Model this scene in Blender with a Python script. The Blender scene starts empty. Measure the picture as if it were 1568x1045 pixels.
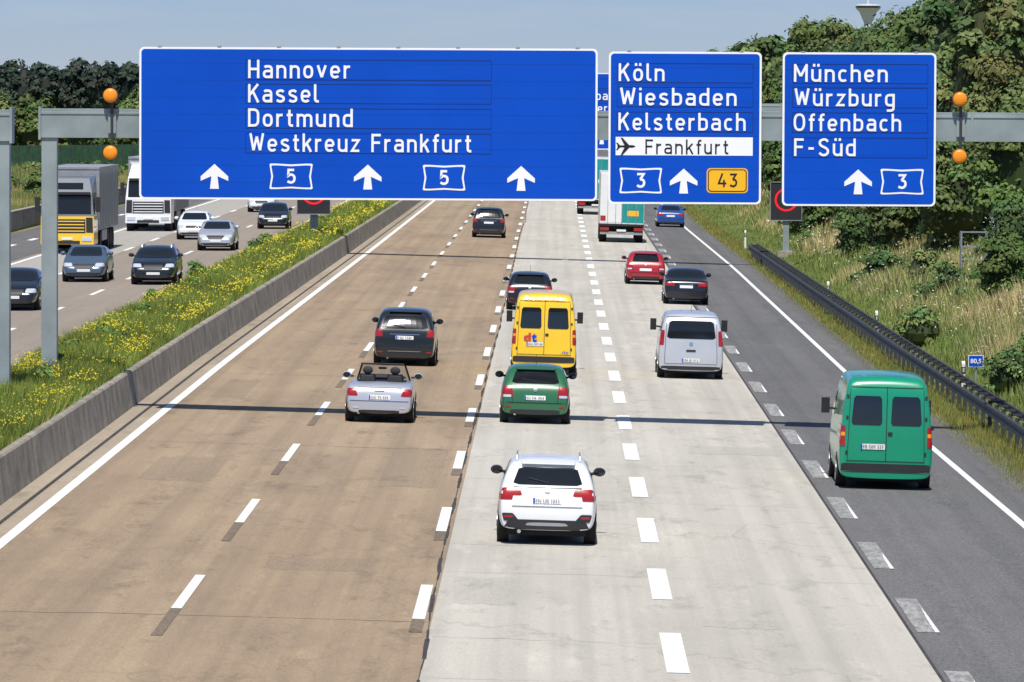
import bpy, bmesh, math, random
import numpy as np
from mathutils import Vector, Matrix
from mathutils.bvhtree import BVHTree
R=math.radians
random.seed(7); rng=np.random.default_rng(7)
scene=bpy.context.scene; col=scene.collection

# ---------------------------------------------------------------- materials
def newmat(name):
    m=bpy.data.materials.new(name); m.use_nodes=True
    nt=m.node_tree; b=nt.nodes['Principled BSDF']; return m,nt,b
def nd(nt,t,**k):
    n=nt.nodes.new(t)
    for a,v in k.items():
        if a in n.inputs.keys(): n.inputs[a].default_value=v
        else: setattr(n,a,v)
    return n
def noise(nt,scale=(1,1,1),s=1.0,detail=4,rough=.55,coord='Object'):
    tc=nd(nt,'ShaderNodeTexCoord'); mp=nd(nt,'ShaderNodeMapping'); mp.inputs['Scale'].default_value=scale
    nt.links.new(tc.outputs[coord],mp.inputs[0])
    n=nd(nt,'ShaderNodeTexNoise'); n.inputs['Scale'].default_value=s; n.inputs['Detail'].default_value=detail; n.inputs['Roughness'].default_value=rough
    nt.links.new(mp.outputs[0],n.inputs['Vector']); return n.outputs[0]
def maprange(nt,src,a,b,c,d):
    n=nd(nt,'ShaderNodeMapRange'); 
    for i,v in zip((1,2,3,4),(a,b,c,d)): n.inputs[i].default_value=v
    nt.links.new(src,n.inputs[0]); return n.outputs[0]
def mix(nt,fac,a,b,mode='MIX'):
    n=nd(nt,'ShaderNodeMix'); n.data_type='RGBA'; n.blend_type=mode
    for i,v in ((0,fac),(6,a),(7,b)):
        if isinstance(v,(int,float)): n.inputs[i].default_value=v
        elif isinstance(v,tuple): n.inputs[i].default_value=(*v[:3],1)
        else: nt.links.new(v,n.inputs[i])
    return n.outputs[2]
def simple(name,c,rough=.6,metal=0,coat=0,var=.12,scale=2.5,bump=0,spec=.5,emit=0):
    m,nt,b=newmat(name)
    f=maprange(nt,noise(nt,s=scale,detail=3),.3,.7,0,1)
    nt.links.new(mix(nt,f,tuple(x*(1-var) for x in c),tuple(min(1,x*(1+var)) for x in c)),b.inputs['Base Color'])
    b.inputs['Roughness'].default_value=rough; b.inputs['Metallic'].default_value=metal
    b.inputs['Coat Weight'].default_value=coat; b.inputs['Coat Roughness'].default_value=.08
    b.inputs['Specular IOR Level'].default_value=spec
    if bump:
        bp=nd(nt,'ShaderNodeBump'); bp.inputs['Strength'].default_value=bump; bp.inputs['Distance'].default_value=.05
        nt.links.new(noise(nt,s=scale*8,detail=4),bp.inputs['Height']); nt.links.new(bp.outputs[0],b.inputs['Normal'])
    if emit: b.inputs['Emission Color'].default_value=(*c,1); b.inputs['Emission Strength'].default_value=emit
    return m
def vcol(name,rough=.7,trans=.0,spec=.2):
    m,nt,b=newmat(name); a=nd(nt,'ShaderNodeAttribute'); a.attribute_name='Col'
    nt.links.new(a.outputs['Color'],b.inputs['Base Color']); b.inputs['Roughness'].default_value=rough
    b.inputs['Specular IOR Level'].default_value=spec
    return m
def road_mat(name,c1,c2,dark,grain=.12,stain=.45,rough=.85,track=.25,crack=.12,big=.25):
    m,nt,b=newmat(name)
    c=mix(nt,maprange(nt,noise(nt,(1,.10,1),.35,4),.34,.66,0,1),c1,c2)
    st=maprange(nt,noise(nt,(1.3,.006,1),1.5,3,.6),.42,.68,0,track)
    c=mix(nt,st,c,dark)
    c=mix(nt,maprange(nt,noise(nt,(.5,.12,1),.55,5,.7),.47,.66,0,big),c,dark)
    sp=maprange(nt,noise(nt,(.8,.22,1),1.3,6,.75),.55,.68,0,stain)
    c=mix(nt,sp,c,tuple(x*.75 for x in dark))
    lt=maprange(nt,noise(nt,(.5,.07,1),2.7,5,.7),.56,.72,0,.45)
    c=mix(nt,lt,c,tuple(min(1,x*1.2) for x in c1))
    g=maprange(nt,noise(nt,(1,.35,1),22,2,.8),.3,.7,1-grain,1+grain)
    g2=nd(nt,'ShaderNodeCombineColor'); 
    for i in range(3): nt.links.new(g,g2.inputs[i])
    c=mix(nt,1.0,c,g2.outputs[0],'MULTIPLY')
    if crack:
        vz=nd(nt,'ShaderNodeTexVoronoi'); vz.feature='DISTANCE_TO_EDGE'; vz.inputs['Scale'].default_value=.13
        tc=nd(nt,'ShaderNodeTexCoord'); mp=nd(nt,'ShaderNodeMapping'); mp.inputs['Scale'].default_value=(1,.35,1)
        nt.links.new(tc.outputs['Object'],mp.inputs[0])
        va=nd(nt,'ShaderNodeVectorMath'); va.operation='ADD'
        nz=nd(nt,'ShaderNodeTexNoise'); nz.inputs['Scale'].default_value=1.5; nt.links.new(mp.outputs[0],nz.inputs['Vector'])
        nt.links.new(mp.outputs[0],va.inputs[0]); nt.links.new(nz.outputs['Color'],va.inputs[1]); nt.links.new(va.outputs[0],vz.inputs['Vector'])
        c=mix(nt,maprange(nt,vz.outputs['Distance'],0,.006,crack,0),c,tuple(x*.6 for x in dark))
    nt.links.new(c,b.inputs['Base Color']); b.inputs['Roughness'].default_value=rough; b.inputs['Specular IOR Level'].default_value=.2
    return m

M={}
M['glass']=simple('car_glass',(.010,.012,.014),.06,0,.5,var=.1)
M['tyre']=simple('tyre_rubber',(.015,.015,.016),.85)
M['rim']=simple('rim_metal',(.45,.46,.48),.35,.8)
M['black']=simple('black_plastic',(.022,.022,.024),.55)
M['under']=simple('underbody',(.012,.012,.012),.9)
M['red']=simple('tail_lamp_red',(.34,.010,.012),.2,0,.6)
M['amber']=simple('amber_lens',(.95,.30,.01),.35,0,.3,var=.05)
M['lamp']=simple('clear_lamp',(.7,.72,.75),.12,.3,.8)
M['plate']=simple('number_plate',(.78,.78,.76),.4,var=.03)
M['chrome']=simple('chrome',(.75,.76,.78),.18,1)
M['seam']=simple('panel_gap',(.01,.01,.01),.8)
M['white']=simple('white_paint',(.8,.8,.79),.3,0,.5,var=.03)
M['signblue']=simple('sign_blue',(.001,.075,.53),.5,var=.06,scale=.6,spec=.2)
M['signline']=simple('sign_line',(.002,.02,.12),.5)
M['signwhite']=simple('sign_white',(.93,.93,.93),.4,var=.02)
M['signblack']=simple('sign_black',(.012,.012,.015),.5)
M['signyellow']=simple('sign_yellow',(.95,.50,.01),.4,var=.03)
M['steel']=simple('gantry_steel',(.29,.34,.34),.5,.15,var=.16,scale=1.2)
M['darksteel']=simple('dark_guardrail_steel',(.055,.057,.06),.6,.2,var=.3)  # steel coloured dark all over, with random mottling
M['concrete']=simple('barrier_concrete',(.30,.265,.21),.9,var=.35,scale=1.3,bump=.3)
M['teal']=simple('teal_tarp',(.01,.28,.26),.5)
M['silverbox']=simple('trailer_silver',(.35,.36,.37),.45,.3)
M['bark']=simple('bark',(.07,.05,.035),.9,var=.3,bump=.4)
M['ledred']=simple('led_red',(.8,.01,.02),.4,emit=.6)
M['fence']=simple('green_fence',(.045,.12,.06),.8,var=.3)
M['seat']=simple('seat_fabric',(.03,.03,.035),.8)

# ---------------------------------------------------------------- mesh builder
class MB:
    def __init__(s): s.v=[];s.f=[];s.m=[];s.mats=[]
    def mi(s,m):
        if m not in s.mats: s.mats.append(m)
        return s.mats.index(m)
    def poly(s,pts,m):
        n=len(s.v); s.v+= [tuple(p) for p in pts]; s.f.append(tuple(range(n,n+len(pts)))); s.m.append(s.mi(m))
    def hexa(s,b,t,m):
        n=len(s.v); s.v+=[tuple(p) for p in b]+[tuple(p) for p in t]; k=s.mi(m)
        for f in ((3,2,1,0),(4,5,6,7),(0,1,5,4),(1,2,6,5),(2,3,7,6),(3,0,4,7)):
            s.f.append(tuple(n+i for i in f)); s.m.append(k)
    def box(s,x0,x1,y0,y1,z0,z1,m):
        s.hexa([(x0,y0,z0),(x1,y0,z0),(x1,y1,z0),(x0,y1,z0)],[(x0,y0,z1),(x1,y0,z1),(x1,y1,z1),(x0,y1,z1)],m)
    def cyl(s,c,r,h,axis,m,n=20,r2=None,capm=None):
        r2=r if r2 is None else r2; b=len(s.v); k=s.mi(m); kc=s.mi(capm or m)
        for j,(rr,o) in enumerate(((r,-h/2),(r2,h/2))):
            for i in range(n):
                a=2*math.pi*i/n; u,w=rr*math.cos(a),rr*math.sin(a)
                p={'x':(o,u,w),'y':(w,o,u),'z':(u,w,o)}[axis]
                s.v.append((c[0]+p[0],c[1]+p[1],c[2]+p[2]))
        for i in range(n):
            s.f.append((b+i,b+(i+1)%n,b+n+(i+1)%n,b+n+i)); s.m.append(k)
        s.f.append(tuple(b+n-1-i for i in range(n))); s.m.append(kc)
        s.f.append(tuple(b+n+i for i in range(n))); s.m.append(kc)
    def ball(s,c,r,m,n=12,k=8):
        b=len(s.v); mm=s.mi(m)
        for j in range(k+1):
            t=math.pi*j/k
            for i in range(n):
                a=2*math.pi*i/n
                s.v.append((c[0]+r[0]*math.sin(t)*math.cos(a),c[1]+r[1]*math.sin(t)*math.sin(a),c[2]+r[2]*math.cos(t)))
        for j in range(k):
            for i in range(n):
                s.f.append((b+j*n+i,b+(j+1)*n+i,b+(j+1)*n+(i+1)%n,b+j*n+(i+1)%n)); s.m.append(mm)
    def obj(s,name,parent=None,bevel=0,smooth=False,loc=None):
        me=bpy.data.meshes.new(name); me.from_pydata(s.v,[],s.f)
        for m in s.mats: me.materials.append(M[m] if isinstance(m,str) else m)
        me.polygons.foreach_set('material_index',s.m)
        if smooth: me.polygons.foreach_set('use_smooth',[True]*len(s.f))
        me.update(); o=bpy.data.objects.new(name,me); col.objects.link(o)
        if bevel:
            bv=o.modifiers.new('bevel','BEVEL'); bv.width=bevel; bv.segments=2; bv.limit_method='ANGLE'
        if parent: o.parent=parent
        if loc: o.location=loc
        return o
def empty(name,loc=(0,0,0),rotz=0,scale=(1,1,1)):
    e=bpy.data.objects.new(name,None); e.location=loc; e.rotation_euler=(0,0,rotz); e.scale=scale; e.empty_display_size=.5
    col.objects.link(e); return e
def fastmesh(name,verts,k,cols,mat):
    nv=len(verts); nf=nv//k
    me=bpy.data.meshes.new(name); me.vertices.add(nv); me.vertices.foreach_set('co',verts.astype(np.float32).ravel())
    me.loops.add(nv); me.loops.foreach_set('vertex_index',np.arange(nv,dtype=np.int32))
    me.polygons.add(nf); me.polygons.foreach_set('loop_start',np.arange(0,nv,k,dtype=np.int32))
    me.update(calc_edges=True); me.validate()
    a=me.color_attributes.new('Col','FLOAT_COLOR','POINT'); cc=np.ones((nv,4),np.float32); cc[:,:3]=cols; a.data.foreach_set('color',cc.ravel())
    me.materials.append(mat); o=bpy.data.objects.new(name,me); col.objects.link(o); return o

# ---------------------------------------------------------------- text
_tc={}
def text_raw(s,bold=.018):
    key=(s,bold)
    if key in _tc: return _tc[key]
    cu=bpy.data.curves.new('t','FONT'); cu.body=s; cu.size=1; cu.offset=bold; cu.resolution_u=4
    o=bpy.data.objects.new('t',cu); col.objects.link(o)
    dg=bpy.context.evaluated_depsgraph_get(); me=bpy.data.meshes.new_from_object(o.evaluated_get(dg))
    v=[tuple(x.co) for x in me.vertices]; f=[tuple(p.vertices) for p in me.polygons]
    bpy.data.objects.remove(o); bpy.data.curves.remove(cu); bpy.data.meshes.remove(me)
    _tc[key]=(v,f); return v,f
CAP=max(p[1] for p in text_raw('H')[0])
def add_text(mb,s,x0,x1,zb,zc,y,m,bold=.018):
    v,f=text_raw(s,bold); mn=min(p[0] for p in v); mx=max(p[0] for p in v)
    sx=(x1-x0)/(mx-mn); sz=(zc-zb)/CAP; n=len(mb.v); k=mb.mi(m)
    mb.v+=[(x0+(p[0]-mn)*sx,y,zb+p[1]*sz) for p in v]
    for q in f: mb.f.append(tuple(n+i for i in q)); mb.m.append(k)
def A(cx,cy,rx,ry,a0,a1,e=2.5):
    n=max(4,int(abs(a1-a0)/9)); P=[]
    for i in range(n+1):
        a=R(a0+(a1-a0)*i/n); c,s=math.cos(a),math.sin(a)
        P.append((cx+rx*math.copysign(abs(c)**(2/e),c),cy+ry*math.copysign(abs(s)**(2/e),s)))
    return P
def spl(P,n=6):
    Q=[P[0]]+list(P)+[P[-1]]; out=[]
    for i in range(1,len(Q)-2):
        p0,p1,p2,p3=Q[i-1:i+3]
        for j in range(n):
            t=j/n
            out.append(tuple(.5*(2*p1[k]+(p2[k]-p0[k])*t+(2*p0[k]-5*p1[k]+4*p2[k]-p3[k])*t*t+(3*p1[k]-p0[k]-3*p2[k]+p3[k])*t**3) for k in (0,1)))
    return out+[P[-1]]
_arch=[(1,5)]+A(4,6,3,3,180,0)+[(7,0)]
_bd=[(7,8.4),(5.4,9)]+A(4,6,3,3,90,180)+A(4,4,3,3,180,270)+[(5.4,1),(7,1.6)]
_mir=lambda P:[(8-x,y) for x,y in P]
GL={' ':(4,[]),'H':(9,[[(1,0),(1,14)],[(8,0),(8,14)],[(1,7),(8,7)]]),
'a':(8,[[(1.4,8.3),(2.4,9)]+A(4.4,6.4,2.6,2.6,90,0)+[(7,0)],[(7,5.5)]+A(3.5,3.25,2.5,2.25,90,270)+[(5.2,1),(7,2)]]),
'n':(8,[[(1,0),(1,10)],_arch]),'o':(8,[A(4,5,3,4,0,360)]),'v':(8,[[(.9,10),(4,.9)],[(4,.9),(7.1,10)]]),
'e':(8,[[(1,4.9),(7,4.9)],A(4,5,3,4,0,318)]),'r':(5.4,[[(1,0),(1,10)],[(1,5)]+A(4.4,5.8,3.4,3.2,180,82)]),
'K':(9,[[(1,0),(1,14)],[(8,14),(1.4,5.8)],[(3.8,8.6),(8.3,0)]]),
's':(7.4,[spl([(6.4,8.1),(5.1,9),(3.1,9),(1.35,8.1),(1.4,6.4),(3,5.4),(4.8,4.7),(6.3,3.7),(6.2,1.9),(4.7,1),(2.6,1),(.9,1.9)])]),
'l':(4,[[(1,14)]+A(3.2,3.2,2.2,2.2,180,270)+[(4,1)]]),'D':(9,[[(1,0),(1,14)],[(1,13)]+A(4.2,9,3.8,4,90,0)+A(4.2,5,3.8,4,0,-90)+[(1,1)]]),
't':(5.4,[[(2.4,13)]+A(4.4,3,2,2,180,270)+[(5.3,1)],[(.3,9),(5,9)]]),
'm':(12.6,[[(1,0),(1,10)],[(1,5)]+A(3.65,6.2,2.65,2.8,180,0)+[(6.3,0)],[(6.3,5)]+A(8.95,6.2,2.65,2.8,180,0)+[(11.6,0)]]),
'u':(8,[[(1,10)]+A(4,4,3,3,180,360)+[(7,5)],[(7,10),(7,0)]]),'d':(8,[[(7,14),(7,0)],_bd]),'b':(8,[[(1,14),(1,0)],_mir(_bd)]),
'W':(12.4,[[(1,14),(3.5,1)],[(3.5,1),(6.2,11.5)],[(6.2,11.5),(8.9,1)],[(8.9,1),(11.4,14)]]),
'k':(7.6,[[(1,0),(1,14)],[(6.7,10),(1.3,4.2)],[(3.4,6.4),(7,0)]]),'z':(7.6,[[(.8,9),(6.6,9),(1,1),(7,1)]]),
'F':(8,[[(1,0),(1,14)],[(1,13),(7.8,13)],[(1,7.2),(7.1,7.2)]]),'f':(5.2,[[(2.4,0)]+A(4.4,11,2,2,180,90)+[(5.3,13)],[(.3,9),(5,9)]]),
'i':(2.2,[[(1,0),(1,10)],[(1,12),(1,14)]]),'c':(7.2,[A(4,5,3,4,48,312)]),'h':(8,[[(1,0),(1,14)],_arch]),
'M':(11,[[(1,0),(1,14)],[(10,0),(10,14)],[(1,13.2),(5.5,4.5)],[(5.5,4.5),(10,13.2)]]),
'g':(8,[[(7,10)]+A(4.4,-.6,2.6,2.6,0,-90)+[(1.6,-3.2)],_bd]),'O':(9.6,[A(4.8,7,3.8,6,0,360)]),'-':(6.4,[[(1,6),(5.4,6)]]),
'S':(9,[spl([(7.7,11.4),(6,13),(3.4,13),(1.4,11.6),(1.4,9.2),(3.2,7.7),(5.8,6.5),(7.6,4.8),(7.5,2.5),(5.7,1),(3,1),(.8,2.6)])]),
'5':(9,[[(7.4,13),(2,13),(1.6,7.2)]+spl([(1.6,7.2),(4.2,8.6),(7,7.4),(7.8,4.8),(6.9,2.1),(4.2,1),(1,2.1)])[1:]]),
'3':(9,[[(1,13),(7.3,13),(4,8)],spl([(4,8),(6.8,7.2),(7.8,4.7),(6.8,2.1),(4.2,1),(1,2.1)])]),
'4':(9.4,[[(5,14),(1,3.8),(9.2,3.8)],[(6.6,7.4),(6.6,0)]])}
for a_,b_ in (('ö','o'),('ü','u')): GL[a_]=(8,GL[b_][1]+[[(2.3,12),(2.3,14.2)],[(5.7,12),(5.7,14.2)]])
def sign_text(mb,s,x0,x1,zb,zc,y,m,gap=2.7,sw=.96):
    tot=sum(GL[c][0] for c in s)+gap*(len(s)-1); kx=(x1-x0)/tot; kz=(zc-zb)/14; X=0; k=mb.mi(m); li=0
    for c in s:
        adv,st=GL[c]
        for P in st:
            Q=[P[0]]
            for p in P[1:]:
                if abs(p[0]-Q[-1][0])+abs(p[1]-Q[-1][1])>.05: Q.append(p)
            n=len(Q); closed=abs(Q[0][0]-Q[-1][0])+abs(Q[0][1]-Q[-1][1])<.1 and n>4
            L_=[];R_=[]
            for i in range(n):
                def dr(a,b): 
                    d=(b[0]-a[0],b[1]-a[1]); l=math.hypot(*d); return (d[0]/l,d[1]/l)
                if closed and i in (0,n-1): d1=dr(Q[-2],Q[-1]); d2=dr(Q[0],Q[1])
                else:
                    d1=dr(Q[i-1],Q[i]) if i else dr(Q[0],Q[1]); d2=dr(Q[i],Q[i+1]) if i<n-1 else d1
                t=(d1[0]+d2[0],d1[1]+d2[1]); l=math.hypot(*t) or 1; t=(t[0]/l,t[1]/l)
                mtr=min(1.9,1/max(.3,t[0]*d1[0]+t[1]*d1[1])); nx,nz=-t[1]*sw*mtr,t[0]*sw*mtr
                L_.append((Q[i][0]+nx,Q[i][1]+nz)); R_.append((Q[i][0]-nx,Q[i][1]-nz))
            b=len(mb.v); yy=y-(li%5)*.0012; li+=1
            for a,b2 in zip(L_,R_):
                mb.v+= [(x0+(X+a[0])*kx,yy,zb+a[1]*kz),(x0+(X+b2[0])*kx,yy,zb+b2[1]*kz)]
            for i in range(n-1): mb.f.append((b+2*i,b+2*i+1,b+2*i+3,b+2*i+2)); mb.m.append(k)
        X+=adv+gap

# ---------------------------------------------------------------- terrain profile
TX=[-3000,-300,-60,-45,-31,-29.3,-28.6,-14.0,-13.85,-13.5,-12.2,-10.9,-10.75,-10.70,11.3,12,14,17,22,30,60,300,3000]
TZ=[1.5,1.5,1.6,1.4,.9,.85,.67,.67,.85,1.0,1.12,1.05,1.05,.237,-.31,-.25,.30,1.2,2.8,4.4,4.8,5,5]
def g(x): return float(np.interp(x,TX,TZ))
def gv(x): return np.interp(x,TX,TZ)
def rz(x): return -.025*x if x>-10.75 else .70
def drift(y): return float(np.interp(y,[170,290,430,2500],[0,.43,.8,.8]))
def rdrift(y): return float(np.interp(y,[100,160,280,365,2500],[0,-.42,-.55,-1.0,-1.0]))

xs=sorted(set(TX+[-1500,-800,-150,-100,-80,-52,-38,-20,-5,0,5,9,13,15.5,19,25,40,80,120,600,1500]))
ys=[-300,0,60]+list(range(80,700,20))+[750,850,1000,1300,1800,2500,4000,8000,12000]
v=[];f=[]
for y in ys:
    for x in xs:
        v.append((x+(drift(y) if -14.5<x<-10.6 else 0),y,g(x)))
for j in range(len(ys)-1):
    for i in range(len(xs)-1):
        a=j*len(xs)+i; f.append((a,a+1,a+1+len(xs),a+len(xs)))
m,nt,b=newmat('grassy_ground')
c=mix(nt,maprange(nt,noise(nt,(1,.5,1),.12,6,.65),.38,.62,0,1),(.13,.155,.045),(.31,.26,.12))
c=mix(nt,maprange(nt,noise(nt,(1,.5,1),1.5,4,.7),.4,.65,0,.7),c,(.10,.13,.035))
nt.links.new(c,b.inputs['Base Color']); b.inputs['Roughness'].default_value=.95; b.inputs['Specular IOR Level'].default_value=.1
M['ground']=m
me=bpy.data.meshes.new('ground'); me.from_pydata(v,[],f); me.materials.append(m); o=bpy.data.objects.new('ground',me); col.objects.link(o)

M['tan']=road_mat('tan_asphalt',(.385,.29,.19),(.325,.24,.158),(.165,.125,.092),grain=.15,stain=.45,track=.38,big=.34,crack=.18)
M['tan2']=road_mat('tan_edge_strip',(.40,.33,.245),(.34,.28,.21),(.20,.16,.12))
M['pale']=road_mat('pale_concrete',(.54,.505,.435),(.48,.45,.39),(.29,.27,.235),grain=.08,stain=.42,track=.36,big=.26,crack=.25)
M['grey']=road_mat('grey_asphalt',(.165,.16,.157),(.14,.137,.136),(.09,.088,.086),grain=.32,stain=.3,track=.4,crack=0)
M['pink']=road_mat('opposite_asphalt',(.31,.26,.21),(.285,.24,.195),(.19,.16,.13),grain=.08,stain=.15,track=.25,crack=0,big=.12)
M['seal']=simple('joint_seal',(.05,.043,.038),.8,var=.4)
mm,nt,b=newmat('road_paint')
c=mix(nt,maprange(nt,noise(nt,(1,.4,1),6,5,.75),.45,.72,0,.6),(.82,.82,.79),(.5,.47,.42))
nt.links.new(c,b.inputs['Base Color']); b.inputs['Roughness'].default_value=.7; M['paint']=mm
mm,nt,b=newmat('worn_road_paint')
c=mix(nt,maprange(nt,noise(nt,(1.5,.4,1),5,5,.8),.40,.56,0,1),(.40,.39,.37),(.22,.215,.205))
nt.links.new(c,b.inputs['Base Color']); b.inputs['Roughness'].default_value=.8; M['worn']=mm
M['ghost']=road_mat('removed_marking',(.215,.165,.12),(.18,.14,.105),(.12,.09,.07),grain=.3,crack=0)
M['patch']=road_mat('repair_patch',(.325,.247,.166),(.285,.213,.145),(.17,.13,.098),grain=.2,crack=0)
M['patchpale']=road_mat('concrete_repair',(.475,.445,.385),(.43,.405,.35),(.30,.28,.245),grain=.12,crack=0)
YS=[20]+list(range(60,600,15))+[700,900,1200,2500]
def sheet(mb,xl,xr,dz,m,ylist=YS,dl=None,dr=None):
    for a,b2 in zip(ylist[:-1],ylist[1:]):
        P=[]
        for y,x,d in ((a,xl,dl),(a,xr,dr),(b2,xr,dr),(b2,xl,dl)):
            X=x+(d(y) if d else 0); P.append((X,y,rz(x)-.025*(X-x)*(1 if x>-10.75 else 0)+dz))
        mb.poly(P,m)
mb=MB()
sheet(mb,-10.7,-9.2,.0,'tan2',dl=drift,dr=drift)
sheet(mb,-9.62,-1.85,.004,'tan',dl=drift)
sheet(mb,-1.85,5.6,.004,'pale')
sheet(mb,5.6,11.0,.004,'grey',dr=lambda y:rdrift(y)-.45 if y>140 else rdrift(y))
sheet(mb,-24,-14.0,.004,'pink'); sheet(mb,-28.6,-24,.004,'grey')
M['pale2']=road_mat('opposite_concrete',(.40,.375,.33),(.375,.35,.31),(.27,.25,.22),grain=.06,stain=.1,track=.25,crack=0,big=.1)
sheet(mb,-23.4,-20.3,.008,'pale2')
mb.obj('motorway_road')
mb=MB()
yy=np.arange(60,500,1.5); off=np.cumsum(rng.normal(0,.012,len(yy))); off-=np.linspace(0,off[-1],len(yy)); off=np.clip(off,-.10,.10)
for i in range(len(yy)-1):
    w0=.022+.016*math.sin(i*1.3); x0=-1.84+off[i]; x1=-1.84+off[i+1]
    mb.poly([(x0-w0,yy[i],rz(x0)+.0085),(x0+w0,yy[i],rz(x0)+.0085),(x1+w0,yy[i+1],rz(x1)+.0085),(x1-w0,yy[i+1],rz(x1)+.0085)],'seal')
def ragged(x0,x1,y,wd,m,n=9,slope=0):
    P=[];Q=[]
    for i in range(n+1):
        x=x0+(x1-x0)*i/n; yy_=y+slope*(x-x0)+random.uniform(-.12,.12); w_=wd*random.uniform(.4,1.2)
        P.append((x,yy_,rz(x)+.0078)); Q.append((x,yy_+w_,rz(x)+.0078))
    for i in range(n): mb.poly([P[i],P[i+1],Q[i+1],Q[i]],m)
M['jointfaint']=simple('faint_joint',(.40,.375,.33),.9,var=.3)
for y in np.arange(62,420,5.96):
    if random.random()<.45: ragged(-1.8,random.choice((1.6,5.55,5.55)),y,.03,'jointfaint')
for y in (88,131,163,212,238): ragged(-9.4,-1.9,y,.05,'ghost',slope=random.uniform(-.05,.05))
for (x0,x1,y0,y1,m_) in ((-4.9,-3.2,97,100,'patch'),(-8.6,-7.1,118,126,'patch'),(-3.6,-2.4,118,131,'patch'),(-9.0,-8.1,150,160,'patch'),(2.4,3.6,88.5,90.4,'patchpale'),(.0,1.3,113,116,'patchpale'),(3.2,5.3,132,135.5,'patchpale'),(2.3,3.1,76.5,79,'patchpale'),(-1.6,-.6,91.5,97,'patchpale')):
    n=10; P=[]
    for i in range(n): P.append((x0+(x1-x0)*i/(n-1)+random.uniform(-.05,.05),y0+random.uniform(0,.5)))
    for i in range(n): P.append((x1-(x1-x0)*i/(n-1)+random.uniform(-.05,.05),y1-random.uniform(0,.5)))
    mb.poly([(p[0],p[1],rz(p[0])+.0065) for p in P],m_)
sheet(mb,5.57,5.62,.009,'seal'); sheet(mb,-10.22,-10.14,.008,'seal',dl=drift,dr=drift)
mb.obj('road_joints_and_repairs')
mb=MB()
sheet(mb,-9.82,-9.60,.010,'paint',dl=drift,dr=drift)
sheet(mb,9.30,9.46,.010,'paint',dl=rdrift,dr=rdrift)
def dashes(x,y0,period,ln,w,m,y1=560,d=None,ghost=None,wd=1):
    y=y0
    while y<y1:
        dx=(d(y)*wd if d else 0)
        for (a,b2,mt,dz) in ((y,y+ln,m,.012),)+(((y-ghost,y,'ghost',.0115),) if ghost else ()):
            z=rz(x)+dz
            mb.poly([(x+dx-w/2,a,z+.025*w/2),(x+dx+w/2,a,z-.025*w/2),(x+dx+w/2,b2,z-.025*w/2),(x+dx-w/2,b2,z+.025*w/2)],mt)
        y+=period
dashes(-5.86,71.3,18,6.2,.17,'paint',d=drift,ghost=4.5,wd=.6)
dashes(-2.06,70.8,17.9,6.2,.2,'paint',ghost=2.2)
dashes(1.82,69.6,11.93,6.1,.33,'paint')
dashes(5.88,77,12,6,.36,'worn')
y=77
while y<560:
    z=rz(5.95)+.0145; mb.poly([(5.98,y,z),(6.05,y,z),(6.04,y+3.2+random.random()*2,z),(6.0,y+2.5,z)],'paint'); y+=12
sheet(mb,-14.5,-14.3,.010,'paint'); sheet(mb,-23.7,-23.45,.012,'paint')
dashes(-17.1,140,18,6,.17,'paint',y1=700); dashes(-20.35,146,18,6,.2,'paint',y1=700)
dashes(-26.5,146,12,4,.3,'paint',y1=700)
mb.obj('lane_markings')

# ---------------------------------------------------------------- median barrier wall
mb=MB(); y=70.0
while y<700:
    L=5.97; dx0,dx1=drift(y),drift(y+L); zb=.2
    def P(x,yy,z): return (x+(dx0 if yy==y else dx1),yy,z)
    prof=[(-10.58,zb),(-10.62,.45),(-10.70,1.10),(-10.74,1.14),(-10.88,1.14),(-10.92,1.10),(-10.95,zb)]
    for (a,za),(b2,zb2) in zip(prof[:-1],prof[1:]):
        mb.poly([P(a,y,za),P(a,y+L,za),P(b2,y+L,zb2),P(b2,y,zb2)],'concrete')
    mb.poly([P(a,y,z) for a,z in prof],'concrete'); mb.poly([P(a,y+L,z) for a,z in prof],'concrete')
    y+=6.0
mb.obj('concrete_barrier_wall')
mb=MB(); y=120
while y<520: 
    mb.box(-29.25,-28.95,y,y+7.96,.6,1.75,'concrete'); mb.box(-29.3,-28.9,y,y+7.96,1.752,1.82,'concrete'); y+=8
mb.obj('concrete_side_wall')

# ---------------------------------------------------------------- guard rail right
def guardrail(name,pts,zf,side=-1):
    mb=MB()
    prof=[(0,.42),(.05,.45),(.05,.51),(0,.55),(0,.59),(.05,.63),(.05,.69),(0,.72)]
    for (x0,y0),(x1,y1) in zip(pts[:-1],pts[1:]):
        for (a,za),(b2,zb) in zip(prof[:-1],prof[1:]):
            mb.poly([(x0+side*a,y0,zf(x0)+za),(x1+side*a,y1,zf(x1)+za),(x1+side*b2,y1,zf(x1)+zb),(x0+side*b2,y0,zf(x0)+zb)],'darksteel')
        n=max(1,int((y1-y0)/2))
        for i in range(n):
            t=i/n; x=x0+(x1-x0)*t-side*.10; y=y0+(y1-y0)*t; z=zf(x)
            mb.box(x-.05,x+.05,y-.03,y+.03,z-.1,z+.76,'darksteel')
            mb.box(min(x,x+side*.1),max(x,x+side*.1),y-.02,y+.02,z+.55,z+.60,'darksteel')
            mb.box(x+.02,x+.42,y-.03,y+.03,z+.70,z+.755,'darksteel')
        mb.hexa([(x0+.40,y0,zf(x0)+.60),(x0+.46,y0,zf(x0)+.60),(x1+.46,y1,zf(x1)+.60),(x1+.40,y1,zf(x1)+.60)],
                [(x0+.40,y0,zf(x0)+.77),(x0+.46,y0,zf(x0)+.77),(x1+.46,y1,zf(x1)+.77),(x1+.40,y1,zf(x1)+.77)],'darksteel')
    return mb.obj(name)
guardrail('guard_rail',[(11.25,60),(11.2,100),(11.1,140),(10.8,180),(10.55,230),(10.25,300)],lambda x:-.30)

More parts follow.
